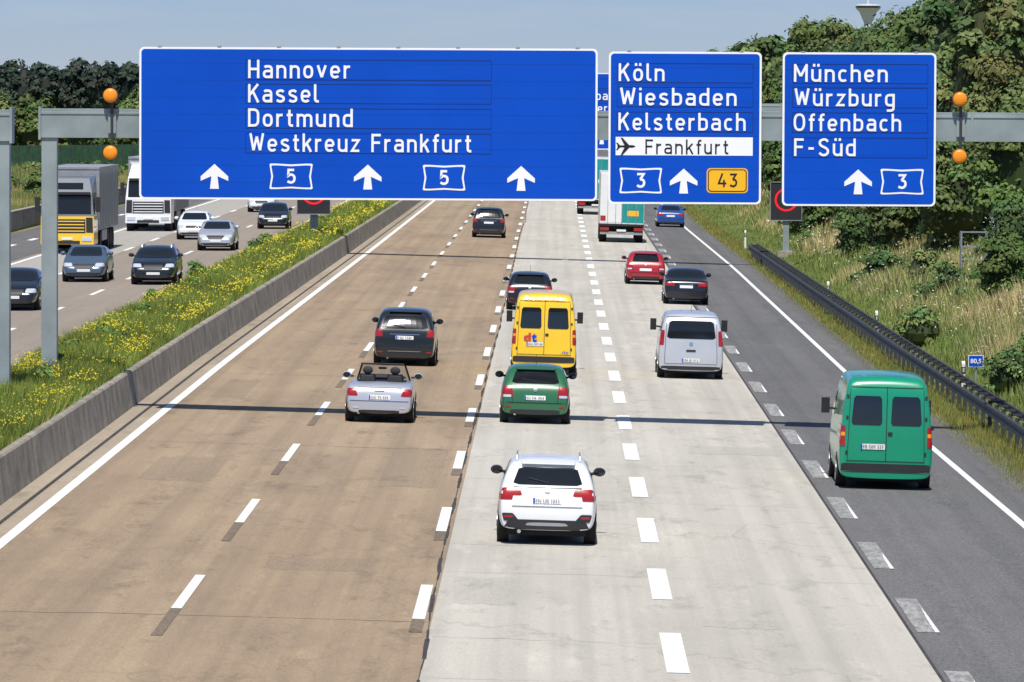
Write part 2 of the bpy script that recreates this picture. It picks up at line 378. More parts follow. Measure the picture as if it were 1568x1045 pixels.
# ---------------------------------------------------------------- sign gantry
S=61.8
def rrect(x0,x1,z0,z1,r,y,n=6):
    P=[]
    for cx,cz,a0 in ((x1-r,z1-r,0),(x0+r,z1-r,90),(x0+r,z0+r,180),(x1-r,z0+r,270)):
        for i in range(n+1):
            a=R(a0+90*i/n); P.append((cx+r*math.cos(a),y,cz+r*math.sin(a)))
    return P
def arrow(mb,cx,zb,zt,y,m):
    h=zt-zb; w=.34
    mb.poly([(cx,y,zt),(cx-w,y,zt-h*.50),(cx-w,y,zt-h*.68),(cx-.09,y,zt-h*.50)],m)
    mb.poly([(cx,y,zt),(cx-.09,y,zt-h*.50),(cx+.09,y,zt-h*.5)],m)
    mb.poly([(cx,y,zt),(cx+.09,y,zt-h*.50),(cx+w,y,zt-h*.68),(cx+w,y,zt-h*.50)],m)
    mb.poly([(cx-.075,y,zt-h*.5),(cx-.11,y,zb),(cx+.11,y,zb),(cx+.075,y,zt-h*.5)],m)
def shield(mb,x0,x1,z0,z1,txt,y):
    def sh(i,yy,m):
        cx=(x0+x1)/2
        a,b,c,d=x0+i,x1-i,z0+i,z1-i; k=.045
        pts=[(b,d-.02),(b-.03,d),(b-.16,d-.0),(cx,d-.02),(a+.16,d),(a+.03,d),(a,d-.02),(a+k,(c+d)/2),(a,c+.02),(a+.03,c),(a+.16,c),(cx,c+.02),(b-.16,c),(b-.03,c),(b,c+.02),(b-k,(c+d)/2)]
        mb.poly([(p[0],yy,p[1]) for p in pts],m)
    sh(0,y,'signwhite'); sh(.045,y-.003,'signblue')
    cx=(x0+x1)/2; sign_text(mb,txt,cx-.115,cx+.115,z0+.14,z1-.13,y-.006,'signwhite',sw=1.15)
def make_sign(name,parent,px0,px1,pyt,pyb,rows,arrows,shields,rowbox,extra=None):
    sx=lambda p:(p-846)/S; sz=lambda p:8.2-(p-145)/S
    x0,x1,zt,zb=sx(px0),sx(px1),sz(pyt),sz(pyb); y=-.40
    mb=MB(); mb.poly(rrect(x0,x1,zb,zt,.12,y),'signwhite'); mb.poly(list(reversed(rrect(x0,x1,zb,zt,.12,y+.06))),'steel')
    a=rrect(x0,x1,zb,zt,.12,y); b2=rrect(x0,x1,zb,zt,.12,y+.06)
    for i in range(len(a)): j=(i+1)%len(a); mb.poly([a[i],a[j],b2[j],b2[i]],'steel')
    mb.poly(rrect(x0+.05,x1-.05,zb+.05,zt-.05,.09,y-.004),'signblue')
    yy=y-.012; t=.0075
    for zz in np.arange(zb+.42,zt-.2,.42): mb.poly([(x0+.06,y-.006,zz-.0015),(x1-.06,y-.006,zz-.0015),(x1-.06,y-.006,zz+.0015),(x0+.06,y-.006,zz+.0015)],'signline')
    for (bx0,bx1,by0,by1) in rowbox:
        X0,X1,Z0,Z1=sx(bx0),sx(bx1),sz(by1),sz(by0)
        for q in ((X0,X1,Z0-t,Z0+t),(X0,X1,Z1-t,Z1+t),(X0-t,X0+t,Z0+t,Z1-t),(X1-t,X1+t,Z0+t,Z1-t)):
            mb.poly([(q[0],yy+.004,q[2]),(q[1],yy+.004,q[2]),(q[1],yy+.004,q[3]),(q[0],yy+.004,q[3])],'signline')
    for (txt,a0,a1,base,cap) in rows: sign_text(mb,txt,sx(a0),sx(a1),sz(base),sz(cap),yy-.004,'signwhite')
    for (cx,t0,t1) in arrows: arrow(mb,sx(cx),sz(t1),sz(t0),yy,'signwhite')
    for (a0,a1,t0,t1,txt) in shields: shield(mb,sx(a0),sx(a1),sz(t1),sz(t0),txt,yy)
    if extra: extra(mb,sx,sz,yy)
    n=max(2,int((x1-x0)/1.3))
    for i in range(n):
        xx=x0+.5+(x1-x0-1)*i/(n-1); mb.box(xx-.04,xx+.04,y+.07,y+.16,zb+.15,zt-.15,'steel'); mb.box(xx-.05,xx+.05,y-.01,y+.10,zt+.001,zt+.03,'steel')
    return mb.obj(name,parent)
def ex2(mb,sx,sz,y):
    mb.poly([(sx(941),y,sz(237)),(sx(1150),y,sz(237)),(sx(1150),y,sz(209)),(sx(941),y,sz(209))],'signwhite')
    sign_text(mb,'Frankfurt',sx(986),sx(1113),sz(235),sz(212.5),y-.004,'signblack',sw=.82)
    cx,cz=sx(957),sz(223.5); k=.22; yy=y-.004
    def T(P,o=0): return [(cx+p[0]*k,yy-o,cz+p[1]*k) for p in P]
    mb.poly(T([(-.95,-.10),(-1.0,0),(-.95,.10),(.7,.15),(.95,.08),(1.05,0),(.95,-.08),(.7,-.15)]),'signblack')
    for s_ in (1,-1):
        mb.poly(T([(.38,.1*s_),(-.42,.98*s_),(-.62,.98*s_),(-.18,.1*s_)],.002),'signblack')
        mb.poly(T([(-.62,.06*s_),(-.98,.42*s_),(-1.14,.42*s_),(-.92,.06*s_)],.002),'signblack')
    x0,x1,z0,z1=sx(1080),sx(1143),sz(294),sz(256)
    mb.poly(rrect(x0,x1,z0,z1,.1,y),'signyellow'); mb.poly(rrect(x0+.03,x1-.03,z0+.03,z1-.03,.09,y-.003),'signblack'); mb.poly(rrect(x0+.055,x1-.055,z0+.055,z1-.055,.07,y-.006),'signyellow')
    sign_text(mb,'43',sx(1097),sx(1127),sz(285),sz(264),y-.009,'signblack')
def gantry(name,Y,xl,xr,zl,zr):
    e=empty(name,(0,Y,0)); mb=MB()
    mb.box(xl-.2,xr+.2,-.25,.25,7.08,7.80,'steel'); mb.box(xl-.26,xl-.2,-.3,.3,7.03,7.85,'steel'); mb.box(xr+.2,xr+.26,-.3,.3,7.03,7.85,'steel')
    n=int((xr-xl)/3)
    for i in range(1,n): xx=xl+(xr-xl)*i/n; mb.box(xx-.03,xx+.03,-.275,-.252,7.08,7.80,'steel')
    mb.box(xl-.2,xr+.2,-.27,-.252,7.66,7.72,'steel')
    for x,z in ((xl,zl),(xr,zr)):
        mb.box(x-.19,x+.19,-.2,.2,z+.06,7.08,'steel')
        mb.box(x-.38,x+.38,-.38,.38,z-.3,z+.05,'concrete'); mb.box(x-.32,x+.32,-.32,.32,z+.05,z+.10,'steel')
        for sx_ in (-1,1):
            mb.hexa([(x+sx_*.19,-.02,z+.1),(x+sx_*.31,-.02,z+.1),(x+sx_*.31,.02,z+.1),(x+sx_*.19,.02,z+.1)],
                    [(x+sx_*.19,-.02,z+.5),(x+sx_*.2,-.02,z+.5),(x+sx_*.2,.02,z+.5),(x+sx_*.19,.02,z+.5)],'steel')
            for yy in (-.26,.26): mb.cyl((x+sx_*.26,yy,z+.14),.025,.08,'z','darksteel',6)
    mb.obj('frame',e,bevel=.015)
    return e
e=gantry('sign_gantry',142,-12.47,13.6,1.12,.15)
rb=[(376,751,94,124),(376,751,131,160),(376,751,168,198),(376,751,206,236)]
make_sign('blue_sign_large',e,214,913,75,307,[('Hannover',380,536,122,94),('Kassel',380,488,159,131),('Dortmund',380,540,196,168),('Westkreuz Frankfurt',382,721,234,206)],
  [(329,253,291),(563,253,291),(797,254,292)],[(413,479,252,291,'5'),(647,712,253,292,'5')],rb)
make_sign('blue_sign_middle',e,930,1163,79,311,[('Köln',945,1015,124,97),('Wiesbaden',947,1125,161,134),('Kelsterbach',945,1139,199,172)],
  [(1045,257,295)],[(947,1012,256,295,'3')],[(943,1150,97,126),(943,1150,133,163),(943,1150,171,201)],ex2)
make_sign('blue_sign_end',e,1195,1429,79,313,[('München',1212,1355,124,97),('Würzburg',1213,1366,161,134),('Offenbach',1212,1376,199,172),('F-Süd',1213,1307,237,210)],
  [(1311,257,295)],[(1345,1411,256,295,'3')],[(1210,1416,97,126),(1210,1416,133,163),(1210,1416,171,201),(1210,1416,209,239)])
mb=MB()
for px in (172,1467):
    x=(px-846)/S; mb.cyl((x,-.34,7.4),.035,1.75,'z','darksteel',10); mb.box(x-.1,x+.1,-.33,-.29,7.2,7.7,'steel')
    for z in (8.13,6.72):
        xx=x-.03; mb.cyl((xx,-.40,z),.19,.16,'y','black',28); mb.cyl((xx,-.50,z),.165,.05,'y','amber',28,r2=.18)
        mb.ball((xx,-.52,z),(.16,.05,.16),'amber',20,8)
mb.obj('warning_beacons',e)
e2=gantry('sign_gantry',282,-11.75,17.7,1.12,1.3)
sm=[c for c in e.children if c.name.startswith('blue_sign')]
for s_ in sm:
    o=bpy.data.objects.new(s_.name,s_.data); col.objects.link(o); o.parent=e2; o.location=(-.85,0,.0)
gantry('sign_gantry',131.2,-30.5,-12.62,1.0,1.1)

def vms(X,Y,z,post=True,zo=0):
    mb=MB(); 
    if post: mb.box(-.16,.16,-.12,.12,0,1.9,'steel'); mb.box(-.45,.45,-.45,.45,-.3,.12,'concrete'); mb.box(-.3,.3,-.3,.3,.12,.17,'steel')
    mb.box(-.80,.80,-.2,.15,1.75+zo,3.7+zo,'black')
    for q in ((-.82,.82,1.71,1.75),(-.82,.82,3.70,3.74),(-.83,-.80,1.71,3.74),(.80,.83,1.71,3.74)): mb.box(q[0],q[1],-.24,-.18,q[2]+zo,q[3]+zo,'silverbox')
    n=28
    for i in range(n):
        a,b2=2*math.pi*i/n,2*math.pi*(i+1)/n
        mb.poly([(.6*math.cos(a),-.21,2.8+zo+.6*math.sin(a)),(.6*math.cos(b2),-.21,2.8+zo+.6*math.sin(b2)),(.5*math.cos(b2),-.21,2.8+zo+.5*math.sin(b2)),(.5*math.cos(a),-.21,2.8+zo+.5*math.sin(a))],'ledred')
    mb.obj('electronic_speed_sign',loc=(X,Y,z))
vms(12.1,298,g(12.15)+.2); vms(-11.75,281.6,0,False,.55)

for X,Y in ((11.55,161),(11.25,199),(11.05,230),(10.6,316)):
    mb=MB(); z=g(X)
    mb.hexa([(-.055,-.04,0),(.055,-.04,0),(.055,.04,0),(-.055,.04,0)],[(-.045,-.03,1.0),(.045,-.03,1.0),(.045,.03,1.06),(-.045,.03,1.06)],'white')
    mb.box(-.057,.057,-.052,-.037,.72,.90,'black'); mb.box(-.025,.025,-.058,-.053,.75,.87,'lamp'); mb.obj('delineator_post',loc=(X,Y,z),bevel=.01)
mb=MB(); mb.cyl((0,0,.6),.03,1.3,'z','steel',10); mb.box(-.21,.21,-.06,-.035,.92,1.25,'signwhite'); mb.box(-.195,.195,-.064,-.0605,.935,1.235,'signblue'); add_text(mb,'80,5',-.15,.15,1.03,1.15,-.068,'signwhite'); mb.obj('kilometre_marker_sign',loc=(11.82,160,g(11.82)))

# ---------------------------------------------------------------- vehicles
def paint(name,c,rough=.32,metal=0.0):
    if name not in M: M[name]=simple(name,c,rough,metal,.7,var=.05,scale=1.5)
    return name
K={}
K['hatch']=dict(L=4.15,W=1.74,H=1.45,belt=.93,tum=.36,wr=.31,wx=(.62,3.28),prof=[(0,.52),(.03,.68),(.08,.86),(.15,.97),(.34,1.19),(.52,1.35),(.75,1.42),(1.5,1.45),(2.1,1.42),(2.5,1.27),(3.0,.98),(3.5,.90),(3.9,.78),(4.1,.62),(4.15,.5)],
  rear=[('glass',-.60,.60,1.00,1.31,-.50,.50,0,.25),('red',.55,.83,.66,.93,.58,.80,1,.15),('lamp',.60,.80,.66,.72,None,None,1,.1),('seam',-.80,.80,.525,.54,None,None,0,0),('seam',.555,.565,.54,.97,.60,.61,1,0),('plate',-.26,.26,.60,.71,None,None,0,.05),('chrome',-.05,.05,.80,.90,None,None,0,.9),('black',-.62,.62,.25,.36,None,None,0,.3),('red',.6,.74,.42,.46,None,None,1,0)],
  front=[('glass',-.66,.66,1.01,1.34,-.54,.54,0,.15),('lamp',.44,.80,.62,.76,.5,.78,1,.3),('black',-.38,.38,.60,.72,None,None,0,.2),('plate',-.26,.26,.42,.52,None,None,0,.05),('black',-.66,.66,.27,.38,None,None,0,.2)],
  side=[(.55,1.45,.99,1.30,.75,1.45),(1.53,2.75,.99,1.32,1.53,2.28)])
K['suv']=dict(L=4.45,W=1.80,H=1.56,belt=1.02,tum=.36,wr=.345,wx=(.75,3.5),prof=[(0,.55),(.03,.76),(.09,.95),(.16,1.07),(.36,1.29),(.50,1.42),(.62,1.50),(1.0,1.55),(1.8,1.56),(2.3,1.50),(2.75,1.33),(3.2,1.08),(3.7,1.0),(4.2,.88),(4.4,.68),(4.45,.5)],
  rear=[('glass',-.64,.64,1.09,1.39,-.53,.53,0,.22),('red',.46,.86,.90,1.03,.50,.82,1,.25),('red',.64,.88,.82,.92,.62,.88,1,.2),('plate',-.26,.26,.765,.87,None,None,0,.05),('seam',-.64,.64,.70,.712,None,None,0,0),('chrome',-.055,.055,.945,1.05,None,None,0,.9),
   ('black',-.80,.80,.27,.47,-.70,.70,0,.35),('silverbox',-.40,.40,.36,.42,-.34,.34,0,.5),('black',-.78,-.50,.44,.58,-.82,-.62,0,.2),('black',.50,.78,.44,.58,.62,.82,0,.2),('red',.62,.78,.50,.54,None,None,1,0),('seam',-.62,.62,1.04,1.052,None,None,0,0)],
  front=[('glass',-.66,.66,1.1,1.45,-.56,.56,0,.15),('lamp',.44,.82,.72,.86,.5,.78,1,.3),('black',-.38,.38,.66,.82,None,None,0,.2),('plate',-.26,.26,.42,.52,None,None,0,.05),('black',-.66,.66,.27,.38,None,None,0,.2)],
  side=[(.62,1.5,1.08,1.38,.80,1.5),(1.58,2.95,1.08,1.42,1.58,2.42)],rails=True)
K['mpv']=dict(L=4.8,W=1.86,H=1.72,belt=1.08,tum=.28,wr=.34,wx=(.85,3.8),prof=[(0,.55),(.03,.82),(.07,1.02),(.13,1.14),(.28,1.40),(.42,1.58),(.65,1.68),(1.2,1.72),(2.4,1.70),(3.0,1.55),(3.6,1.18),(4.1,1.0),(4.5,.88),(4.75,.68),(4.8,.5)],
  rear=[('glass',-.72,.72,1.12,1.50,-.60,.60,0,.18),('red',.66,.92,.88,1.10,.70,.88,1,.2),('plate',-.27,.27,.80,.91,None,None,0,.05),('chrome',-.45,.45,.945,.965,None,None,0,0),('seam',-.84,.84,.60,.615,None,None,0,0),('black',-.74,.74,.26,.38,None,None,0,.3),('red',.66,.82,.40,.44,None,None,1,0),('chrome',-.5,.5,.44,.455,None,None,0,0)],
  front=[('glass',-.70,.70,1.15,1.56,-.58,.58,0,.15),('lamp',.46,.84,.72,.88,.5,.80,1,.3),('black',-.4,.4,.6,.8,None,None,0,.2),('plate',-.26,.26,.42,.52,None,None,0,.05),('black',-.66,.66,.27,.38,None,None,0,.2)],
  side=[(.5,1.5,1.13,1.52,.62,1.5),(1.58,2.4,1.13,1.54,1.58,2.4),(2.48,3.4,1.13,1.5,2.48,3.0)])
K['sedan']=dict(L=4.6,W=1.78,H=1.43,belt=.95,tum=.38,wr=.32,wx=(.85,3.65),prof=[(0,.52),(.03,.78),(.09,.94),(.25,.99),(.60,1.01),(.85,1.10),(1.2,1.32),(1.55,1.41),(2.1,1.43),(2.6,1.36),(3.0,1.18),(3.4,.99),(3.9,.91),(4.35,.78),(4.55,.62),(4.6,.5)],
  rear=[('glass',-.62,.62,1.06,1.34,-.50,.50,0,.2),('red',.46,.84,.74,.90,.50,.80,1,.2),('plate',-.26,.26,.66,.77,None,None,0,.05),('chrome',-.3,.3,.81,.825,None,None,0,0),('seam',-.82,.82,.55,.562,None,None,0,0),('black',-.66,.66,.25,.34,None,None,0,.3),('seam',-.62,.62,.945,.955,None,None,0,0)],
  front=[('glass',-.66,.66,1.02,1.35,-.54,.54,0,.15),('lamp',.44,.82,.62,.76,.48,.78,1,.3),('black',-.36,.36,.56,.73,-.42,.42,0,.2),('chrome',-.34,.34,.715,.73,None,None,0,0),('plate',-.26,.26,.42,.52,None,None,0,.05),('black',-.68,.68,.27,.38,None,None,0,.2)],
  side=[(.95,1.75,1.0,1.30,1.25,1.75),(1.83,3.0,1.0,1.32,1.83,2.6)])
K['transit']=dict(L=5.2,W=1.97,H=2.45,belt=1.3,tum=.10,wr=.34,wx=(1.0,3.95),prof=[(0,.60),(.015,1.2),(.04,1.8),(.08,2.15),(.16,2.34),(.34,2.42),(1.2,2.45),(3.0,2.45),(3.5,2.36),(4.0,1.95),(4.35,1.45),(4.7,1.20),(5.0,1.05),(5.17,.75),(5.2,.5)],
  rear=[('glass',.09,.74,1.38,2.0,.11,.69,1,.16),('seam',-.008,.008,.62,2.2,None,None,0,0),('seam',.80,.812,.62,2.15,.76,.772,1,0),('seam',-.82,.82,.605,.62,None,None,0,0),('seam',-.76,.76,2.18,2.192,None,None,0,0),('red',.86,.97,.92,1.36,.85,.96,1,.1),('amber',.865,.97,1.14,1.22,None,None,1,0),('black',-.93,.93,.38,.56,None,None,0,.12),('plate',-.52,-.02,.86,.98,None,None,0,.05),('black',.03,.13,1.16,1.24,None,None,0,.3),('black',.80,.85,.75,.82,None,None,1,0),('black',.80,.85,1.5,1.57,None,None,1,0),('black',.79,.84,1.95,2.02,None,None,1,0)],
  front=[('glass',-.8,.8,1.5,2.1,-.7,.7,0,.15),('lamp',.5,.9,.8,1.0,.5,.9,1,.3),('black',-.4,.4,.8,1.0,None,None,0,.2)],
  side=[(3.2,4.2,1.4,2.0,3.2,3.85)])
K['vivaro']=dict(L=4.8,W=1.90,H=1.95,belt=1.18,tum=.16,wr=.33,wx=(.9,3.7),prof=[(0,.55),(.02,.95),(.06,1.4),(.13,1.68),(.24,1.86),(.45,1.92),(1.2,1.95),(2.6,1.95),(3.1,1.84),(3.6,1.45),(4.0,1.15),(4.4,1.0),(4.7,.75),(4.8,.5)],
  rear=[('glass',-.72,.72,1.18,1.70,-.64,.64,0,.15),('red',.80,.93,.98,1.42,.78,.90,1,.15),('plate',-.26,.26,.50,.61,None,None,0,.05),('black',-.86,.86,.27,.38,None,None,0,.2),('seam',-.76,.76,.44,.452,None,None,0,0),('seam',-.72,.72,1.80,1.812,None,None,0,0),('black',-.14,.14,.80,.86,None,None,0,.2),('seam',.765,.777,.45,1.8,.72,.732,1,0),('chrome',-.05,.05,.98,1.08,None,None,0,.8)],
  front=[('glass',-.75,.75,1.25,1.75,-.65,.65,0,.15),('lamp',.5,.85,.8,1.0,.5,.85,1,.3),('black',-.4,.4,.6,.8,None,None,0,.2)],
  side=[(.3,1.3,1.22,1.68,.36,1.3),(1.4,2.5,1.22,1.7,1.4,2.5),(2.6,3.5,1.22,1.7,2.6,3.15)])
K['cabrio']=dict(L=3.83,W=1.67,H=1.36,belt=2.0,tum=.3,wr=.31,wx=(.62,3.05),prof=[(0,.50),(.03,.68),(.08,.84),(.2,.93),(.5,.97),(.9,.98),(1.3,.95),(2.1,.94),(2.6,.95),(3.0,.90),(3.45,.80),(3.75,.62),(3.83,.5)],
  rear=[('red',.52,.82,.66,.84,.60,.78,1,.3),('plate',-.27,.27,.58,.69,None,None,0,.05),('seam',-.72,.72,.535,.547,None,None,0,0),('seam',-.54,.54,.86,.868,None,None,0,0),('black',-.5,.5,.24,.32,None,None,0,.3),('red',-.12,.12,.78,.80,None,None,0,0),('lamp',.5,.64,.36,.40,None,None,1,0)],
  front=[('lamp',.44,.78,.58,.72,.5,.74,1,.3)],side=[])
def plan(y,L):
    return float(np.interp(y,[0,.03,.1,.25,.6,L-.9,L-.35,L-.1,L],[.88,.925,.96,.985,1,1,.95,.86,.74]))
_cache={}
def body_mesh(kind,van):
    if kind in _cache: return _cache[kind]
    k=K[kind]; w0=k['W']/2; zb=.24 if kind!='suv' else .28; belt=k['belt']; V=[];F=[]
    n=9; ring=2*n-2
    for (y,zt) in k['prof']:
        w=w0*plan(y,k['L'])
        if van and y<.3: w=w0*float(np.interp(y,[0,.04,.12,.3],[.955,.985,.998,1]))
        if zt>belt+.08:
            wr=w*.965-(zt-.08-belt)*k['tum']
            h=[(0,zb),(.84*w,zb),(.965*w,zb+.06),(w,zb+.30),(w*.995,(zb+.3+belt)/2+.05),(w*.97,belt),(wr,zt-.09),(wr*.88,zt-.015),(0,zt+.02)]
        else:
            b2=zt-.07; zl=min(zb+.30,zb+(b2-zb)*.6)
            h=[(0,zb),(.84*w,zb),(.965*w,zb+.05),(w,zl),(w*.995,(zl+b2)/2),(w*.97,b2),(w*.93,zt-.03),(w*.80,zt),(0,zt+.015)]
        for x,z in h: V.append((x,y,z))
        for x,z in reversed(h[1:-1]): V.append((-x,y,z))
    ns=len(k['prof'])
    for s in range(ns-1):
        for i in range(ring):
            a=s*ring+i; b2=s*ring+(i+1)%ring; F.append((a,b2,b2+ring,a+ring))
    for s,fl in ((0,False),(ns-1,True)):
        o=s*ring
        for i in range(n-1):
            mi=lambda q: o+(ring-q)%ring
            f_=[o+i,o+i+1,mi(i+1),mi(i)]; f2=[]
            for q in f_:
                if q not in f2: f2.append(q)
            F.append(tuple(f2 if fl else reversed(f2)))
    me=bpy.data.meshes.new('car_'+kind); me.from_pydata(V,[],F); o=bpy.data.objects.new('tmp',me); col.objects.link(o)
    sm=o.modifiers.new('s','SUBSURF'); sm.levels=2; sm.render_levels=2
    dg=bpy.context.evaluated_depsgraph_get(); me2=bpy.data.meshes.new_from_object(o.evaluated_get(dg)); bpy.data.objects.remove(o)
    me2.polygons.foreach_set('use_smooth',[True]*len(me2.polygons)); me2.materials.clear()
    bm=bmesh.new(); bm.from_mesh(me2); bmesh.ops.recalc_face_normals(bm,faces=bm.faces); bm.to_mesh(me2); bm.free()
    bvh=BVHTree.FromPolygons([v.co.copy() for v in me2.vertices],[tuple(p.vertices) for p in me2.polygons])
    _cache[kind]=(me2,bvh); return me2,bvh
def proj(bvh,view,u,w,L,off):
    if view=='rear': o=Vector((u,-3,w)); d=Vector((0,1,0))
    elif view=='front': o=Vector((u,L+3,w)); d=Vector((0,-1,0))
    elif view=='left': o=Vector((-4,u,w)); d=Vector((1,0,0))
    elif view=='right': o=Vector((4,u,w)); d=Vector((-1,0,0))
    else: o=Vector((u,w,5)); d=Vector((0,0,-1))
    h=bvh.ray_cast(o,d)
    if h[0] is None:
        c={'rear':Vector((u,.1,w)),'front':Vector((u,L-.1,w)),'left':Vector((-.85,u,w)),'right':Vector((.85,u,w)),'top':Vector((u,w,1))}[view]
        h=bvh.find_nearest(c)
    p,n=h[0],h[1]
    if n.dot(d)>0: n=-n
    return p+(n*.6-d*.4)*off
def panel(mb,bvh,view,P,m,L,off=.008,r=0,nx=8,nz=6):
    bl,br,tr,tl=P; b=len(mb.v); k=mb.mi(m)
    if r>0: nz=10
    for j in range(nz+1):
        t=j/nz; tt=abs(2*t-1); f=1
        if r>0:
            q=max(0,(tt-(1-r))/r); f=1-r*(1-math.sqrt(max(0,1-q*q)))*.8
        for i in range(nx+1):
            s=.5+(i/nx-.5)*f
            x=(bl[0]*(1-s)+br[0]*s)*(1-t)+(tl[0]*(1-s)+tr[0]*s)*t
            z=(bl[1]*(1-s)+br[1]*s)*(1-t)+(tl[1]*(1-s)+tr[1]*s)*t
            mb.v.append(tuple(proj(bvh,view,x,z,L,off)))
    for j in range(nz):
        for i in range(nx):
            a=b+j*(nx+1)+i; mb.f.append((a,a+1,a+nx+2,a+nx+1)); mb.m.append(k)
def vehicle(name,kind,pm,X,Y,z,heading=0,W=None,H=None,L=None,plate=None,extra=None,mirror=None):
    k=K[kind]; van=kind in('transit','vivaro'); me,bvh=body_mesh(kind,van)
    sc=((W or k['W'])/k['W'],(L or k['L'])/k['L'],(H or k['H'])/k['H'])
    e=empty(name,(X,Y,z),math.pi if heading else 0,sc)
    if heading==0 and X>-10.7: e.rotation_euler=(0,math.atan(.025),0)
    b=me.copy(); b.materials.append(M[pm]); o=bpy.data.objects.new('body',b); col.objects.link(o); o.parent=e
    mb=MB(); Lk=k['L']; lay=0
    for lst,view in ((k['rear'],'rear'),(k['front'],'front')):
        for (m,x0,x1,z0,z1,x0t,x1t,mir,r) in lst:
            x0t=x0 if x0t is None else x0t; x1t=x1 if x1t is None else x1t; lay+=1
            off=.008+.0007*lay
            P=[(x0,z0),(x1,z0),(x1t,z1),(x0t,z1)]
            panel(mb,bvh,view,P,m,Lk,off,r)
            if mir: panel(mb,bvh,view,[(-a,c) for a,c in P],m,Lk,off,r)
    for (y0,y1,z0,z1,y0t,y1t) in k['side']:
        for vw in ('left','right'): panel(mb,bvh,vw,[(y0,z0),(y1,z0),(y1t,z1),(y0t,z1)],'glass',Lk,.008,.12)
    w=k['W']/2
    for wy in k['wx']:
        for sx in (-1,1):
            n=18; c=len(mb.v); kk=mb.mi('under'); vw='left' if sx<0 else 'right'
            ra=k['wr']+.06; mb.v.append(tuple(proj(bvh,vw,wy,k['wr']+.02,Lk,.004)))
            for i in range(n):
                a=2*math.pi*i/n; zz=max(.30,k['wr']+ra*math.sin(a)); mb.v.append(tuple(proj(bvh,vw,wy+ra*math.cos(a),zz,Lk,.004)))
            for i in range(n): mb.f.append((c,c+1+i,c+1+(i+1)%n)); mb.m.append(kk)
            mb.cyl((sx*(w-.105),wy,k['wr']),k['wr'],.215,'x','tyre',28)
            mb.cyl((sx*(w+.0045),wy,k['wr']),k['wr']*.66,.012,'x','rim',20)
            mb.cyl((sx*(w+.012),wy,k['wr']),k['wr']*.2,.012,'x','black',10)
    mb.box(-w*.80,w*.80,.22,Lk-.3,.17,.42,'under')
    if not van: mb.cyl((-.5,.10,.25),.035,.18,'y','chrome',10)
    mb.obj('details',e,smooth=False)
    mt=MB(); my={'hatch':2.75,'suv':2.9,'mpv':3.3,'sedan':2.95,'transit':4.05,'vivaro':3.45,'cabrio':2.35}[kind]; mz=k['belt']+.1 if kind!='cabrio' else 1.0
    mm_=mirror or ('black' if van else pm)
    for sx in (-1,1):
        if van:
            mt.hexa([(sx*(w+.02),my,mz),(sx*(w+.20),my-.03,mz),(sx*(w+.20),my+.06,mz),(sx*(w+.02),my+.1,mz)],[(sx*(w+.02),my,mz+.34),(sx*(w+.20),my-.03,mz+.34),(sx*(w+.20),my+.06,mz+.34),(sx*(w+.02),my+.1,mz+.34)],mm_)
            mt.box(min(sx*(w-.1),sx*(w+.05)),max(sx*(w-.1),sx*(w+.05)),my+.02,my+.06,mz+.08,mz+.13,'black')
        else:
            mt.ball((sx*(w+.06),my,mz+.06),(.115,.07,.085),mm_)
            mt.ball((sx*(w+.06),my-.03,mz+.06),(.095,.055,.068),'glass')
            mt.box(min(sx*(w-.12),sx*w),max(sx*(w-.12),sx*w),my+.0,my+.05,mz,mz+.05,'black')
    if k.get('rails'):
        for sx in (-1,1):
            mt.hexa([(sx*.56,.75,1.50),(sx*.59,.75,1.50),(sx*.59,2.3,1.48),(sx*.56,2.3,1.48)],[(sx*.56,.8,1.60),(sx*.59,.8,1.60),(sx*.59,2.25,1.58),(sx*.56,2.25,1.58)],'chrome')
    if kind in('hatch','mpv','vivaro'): mt.cyl((0,.9,k['H']+.12),.006,.25,'z','black',6)
    if kind in('hatch','suv','mpv'):
        zt=k['H']-.09; p=proj(bvh,'rear',0,zt-.02,Lk,.0)
        mt.hexa([(-.48,p.y-.10,zt-.02),(.48,p.y-.10,zt-.02),(.5,p.y+.1,zt-.0),(-.5,p.y+.1,zt-.0)],[(-.48,p.y-.10,zt+.0),(.48,p.y-.10,zt+.0),(.5,p.y+.15,zt+.05),(-.5,p.y+.15,zt+.05)],pm)
        a=proj(bvh,'rear',.02,k['rear'][0][3]+.02,Lk,.03); c=proj(bvh,'rear',-.35,k['rear'][0][3]+.10,Lk,.03)
        mt.hexa([a,a+Vector((0,.01,0)),a+Vector((0,.01,.02)),a+Vector((0,0,.02))],[c,c+Vector((0,.01,0)),c+Vector((0,.01,.02)),c+Vector((0,0,.02))],'black')
    if kind=='cabrio':
        panel(mt,bvh,'top',[(-.60,1.02),(.60,1.02),(.62,2.62),(-.62,2.62)],'under',Lk,.01,.12)
        for sx in (-1,1):
            cx=sx*.34
            mt.hexa([(cx-.23,1.55,.7),(cx+.23,1.55,.7),(cx+.23,1.72,.7),(cx-.23,1.72,.7)],[(cx-.19,1.40,1.14),(cx+.19,1.40,1.14),(cx+.19,1.50,1.14),(cx-.19,1.50,1.14)],'seat')
            mt.ball((cx,1.42,1.23),(.13,.06,.10),'seat')
            mt.hexa([(cx-.20,1.12,.95),(cx+.20,1.12,.95),(cx+.20,1.2,.95),(cx-.20,1.2,.95)],[(cx-.15,1.14,1.12),(cx+.15,1.14,1.12),(cx+.15,1.19,1.12),(cx-.15,1.19,1.12)],'black')
        mt.ball((.0,2.35,1.02),(.6,.2,.08),'seat')
        A_=[(-.66,2.66,.93),(.66,2.66,.93),(.54,2.18,1.33),(-.54,2.18,1.33)]
        mt.poly(A_,'glasslight')
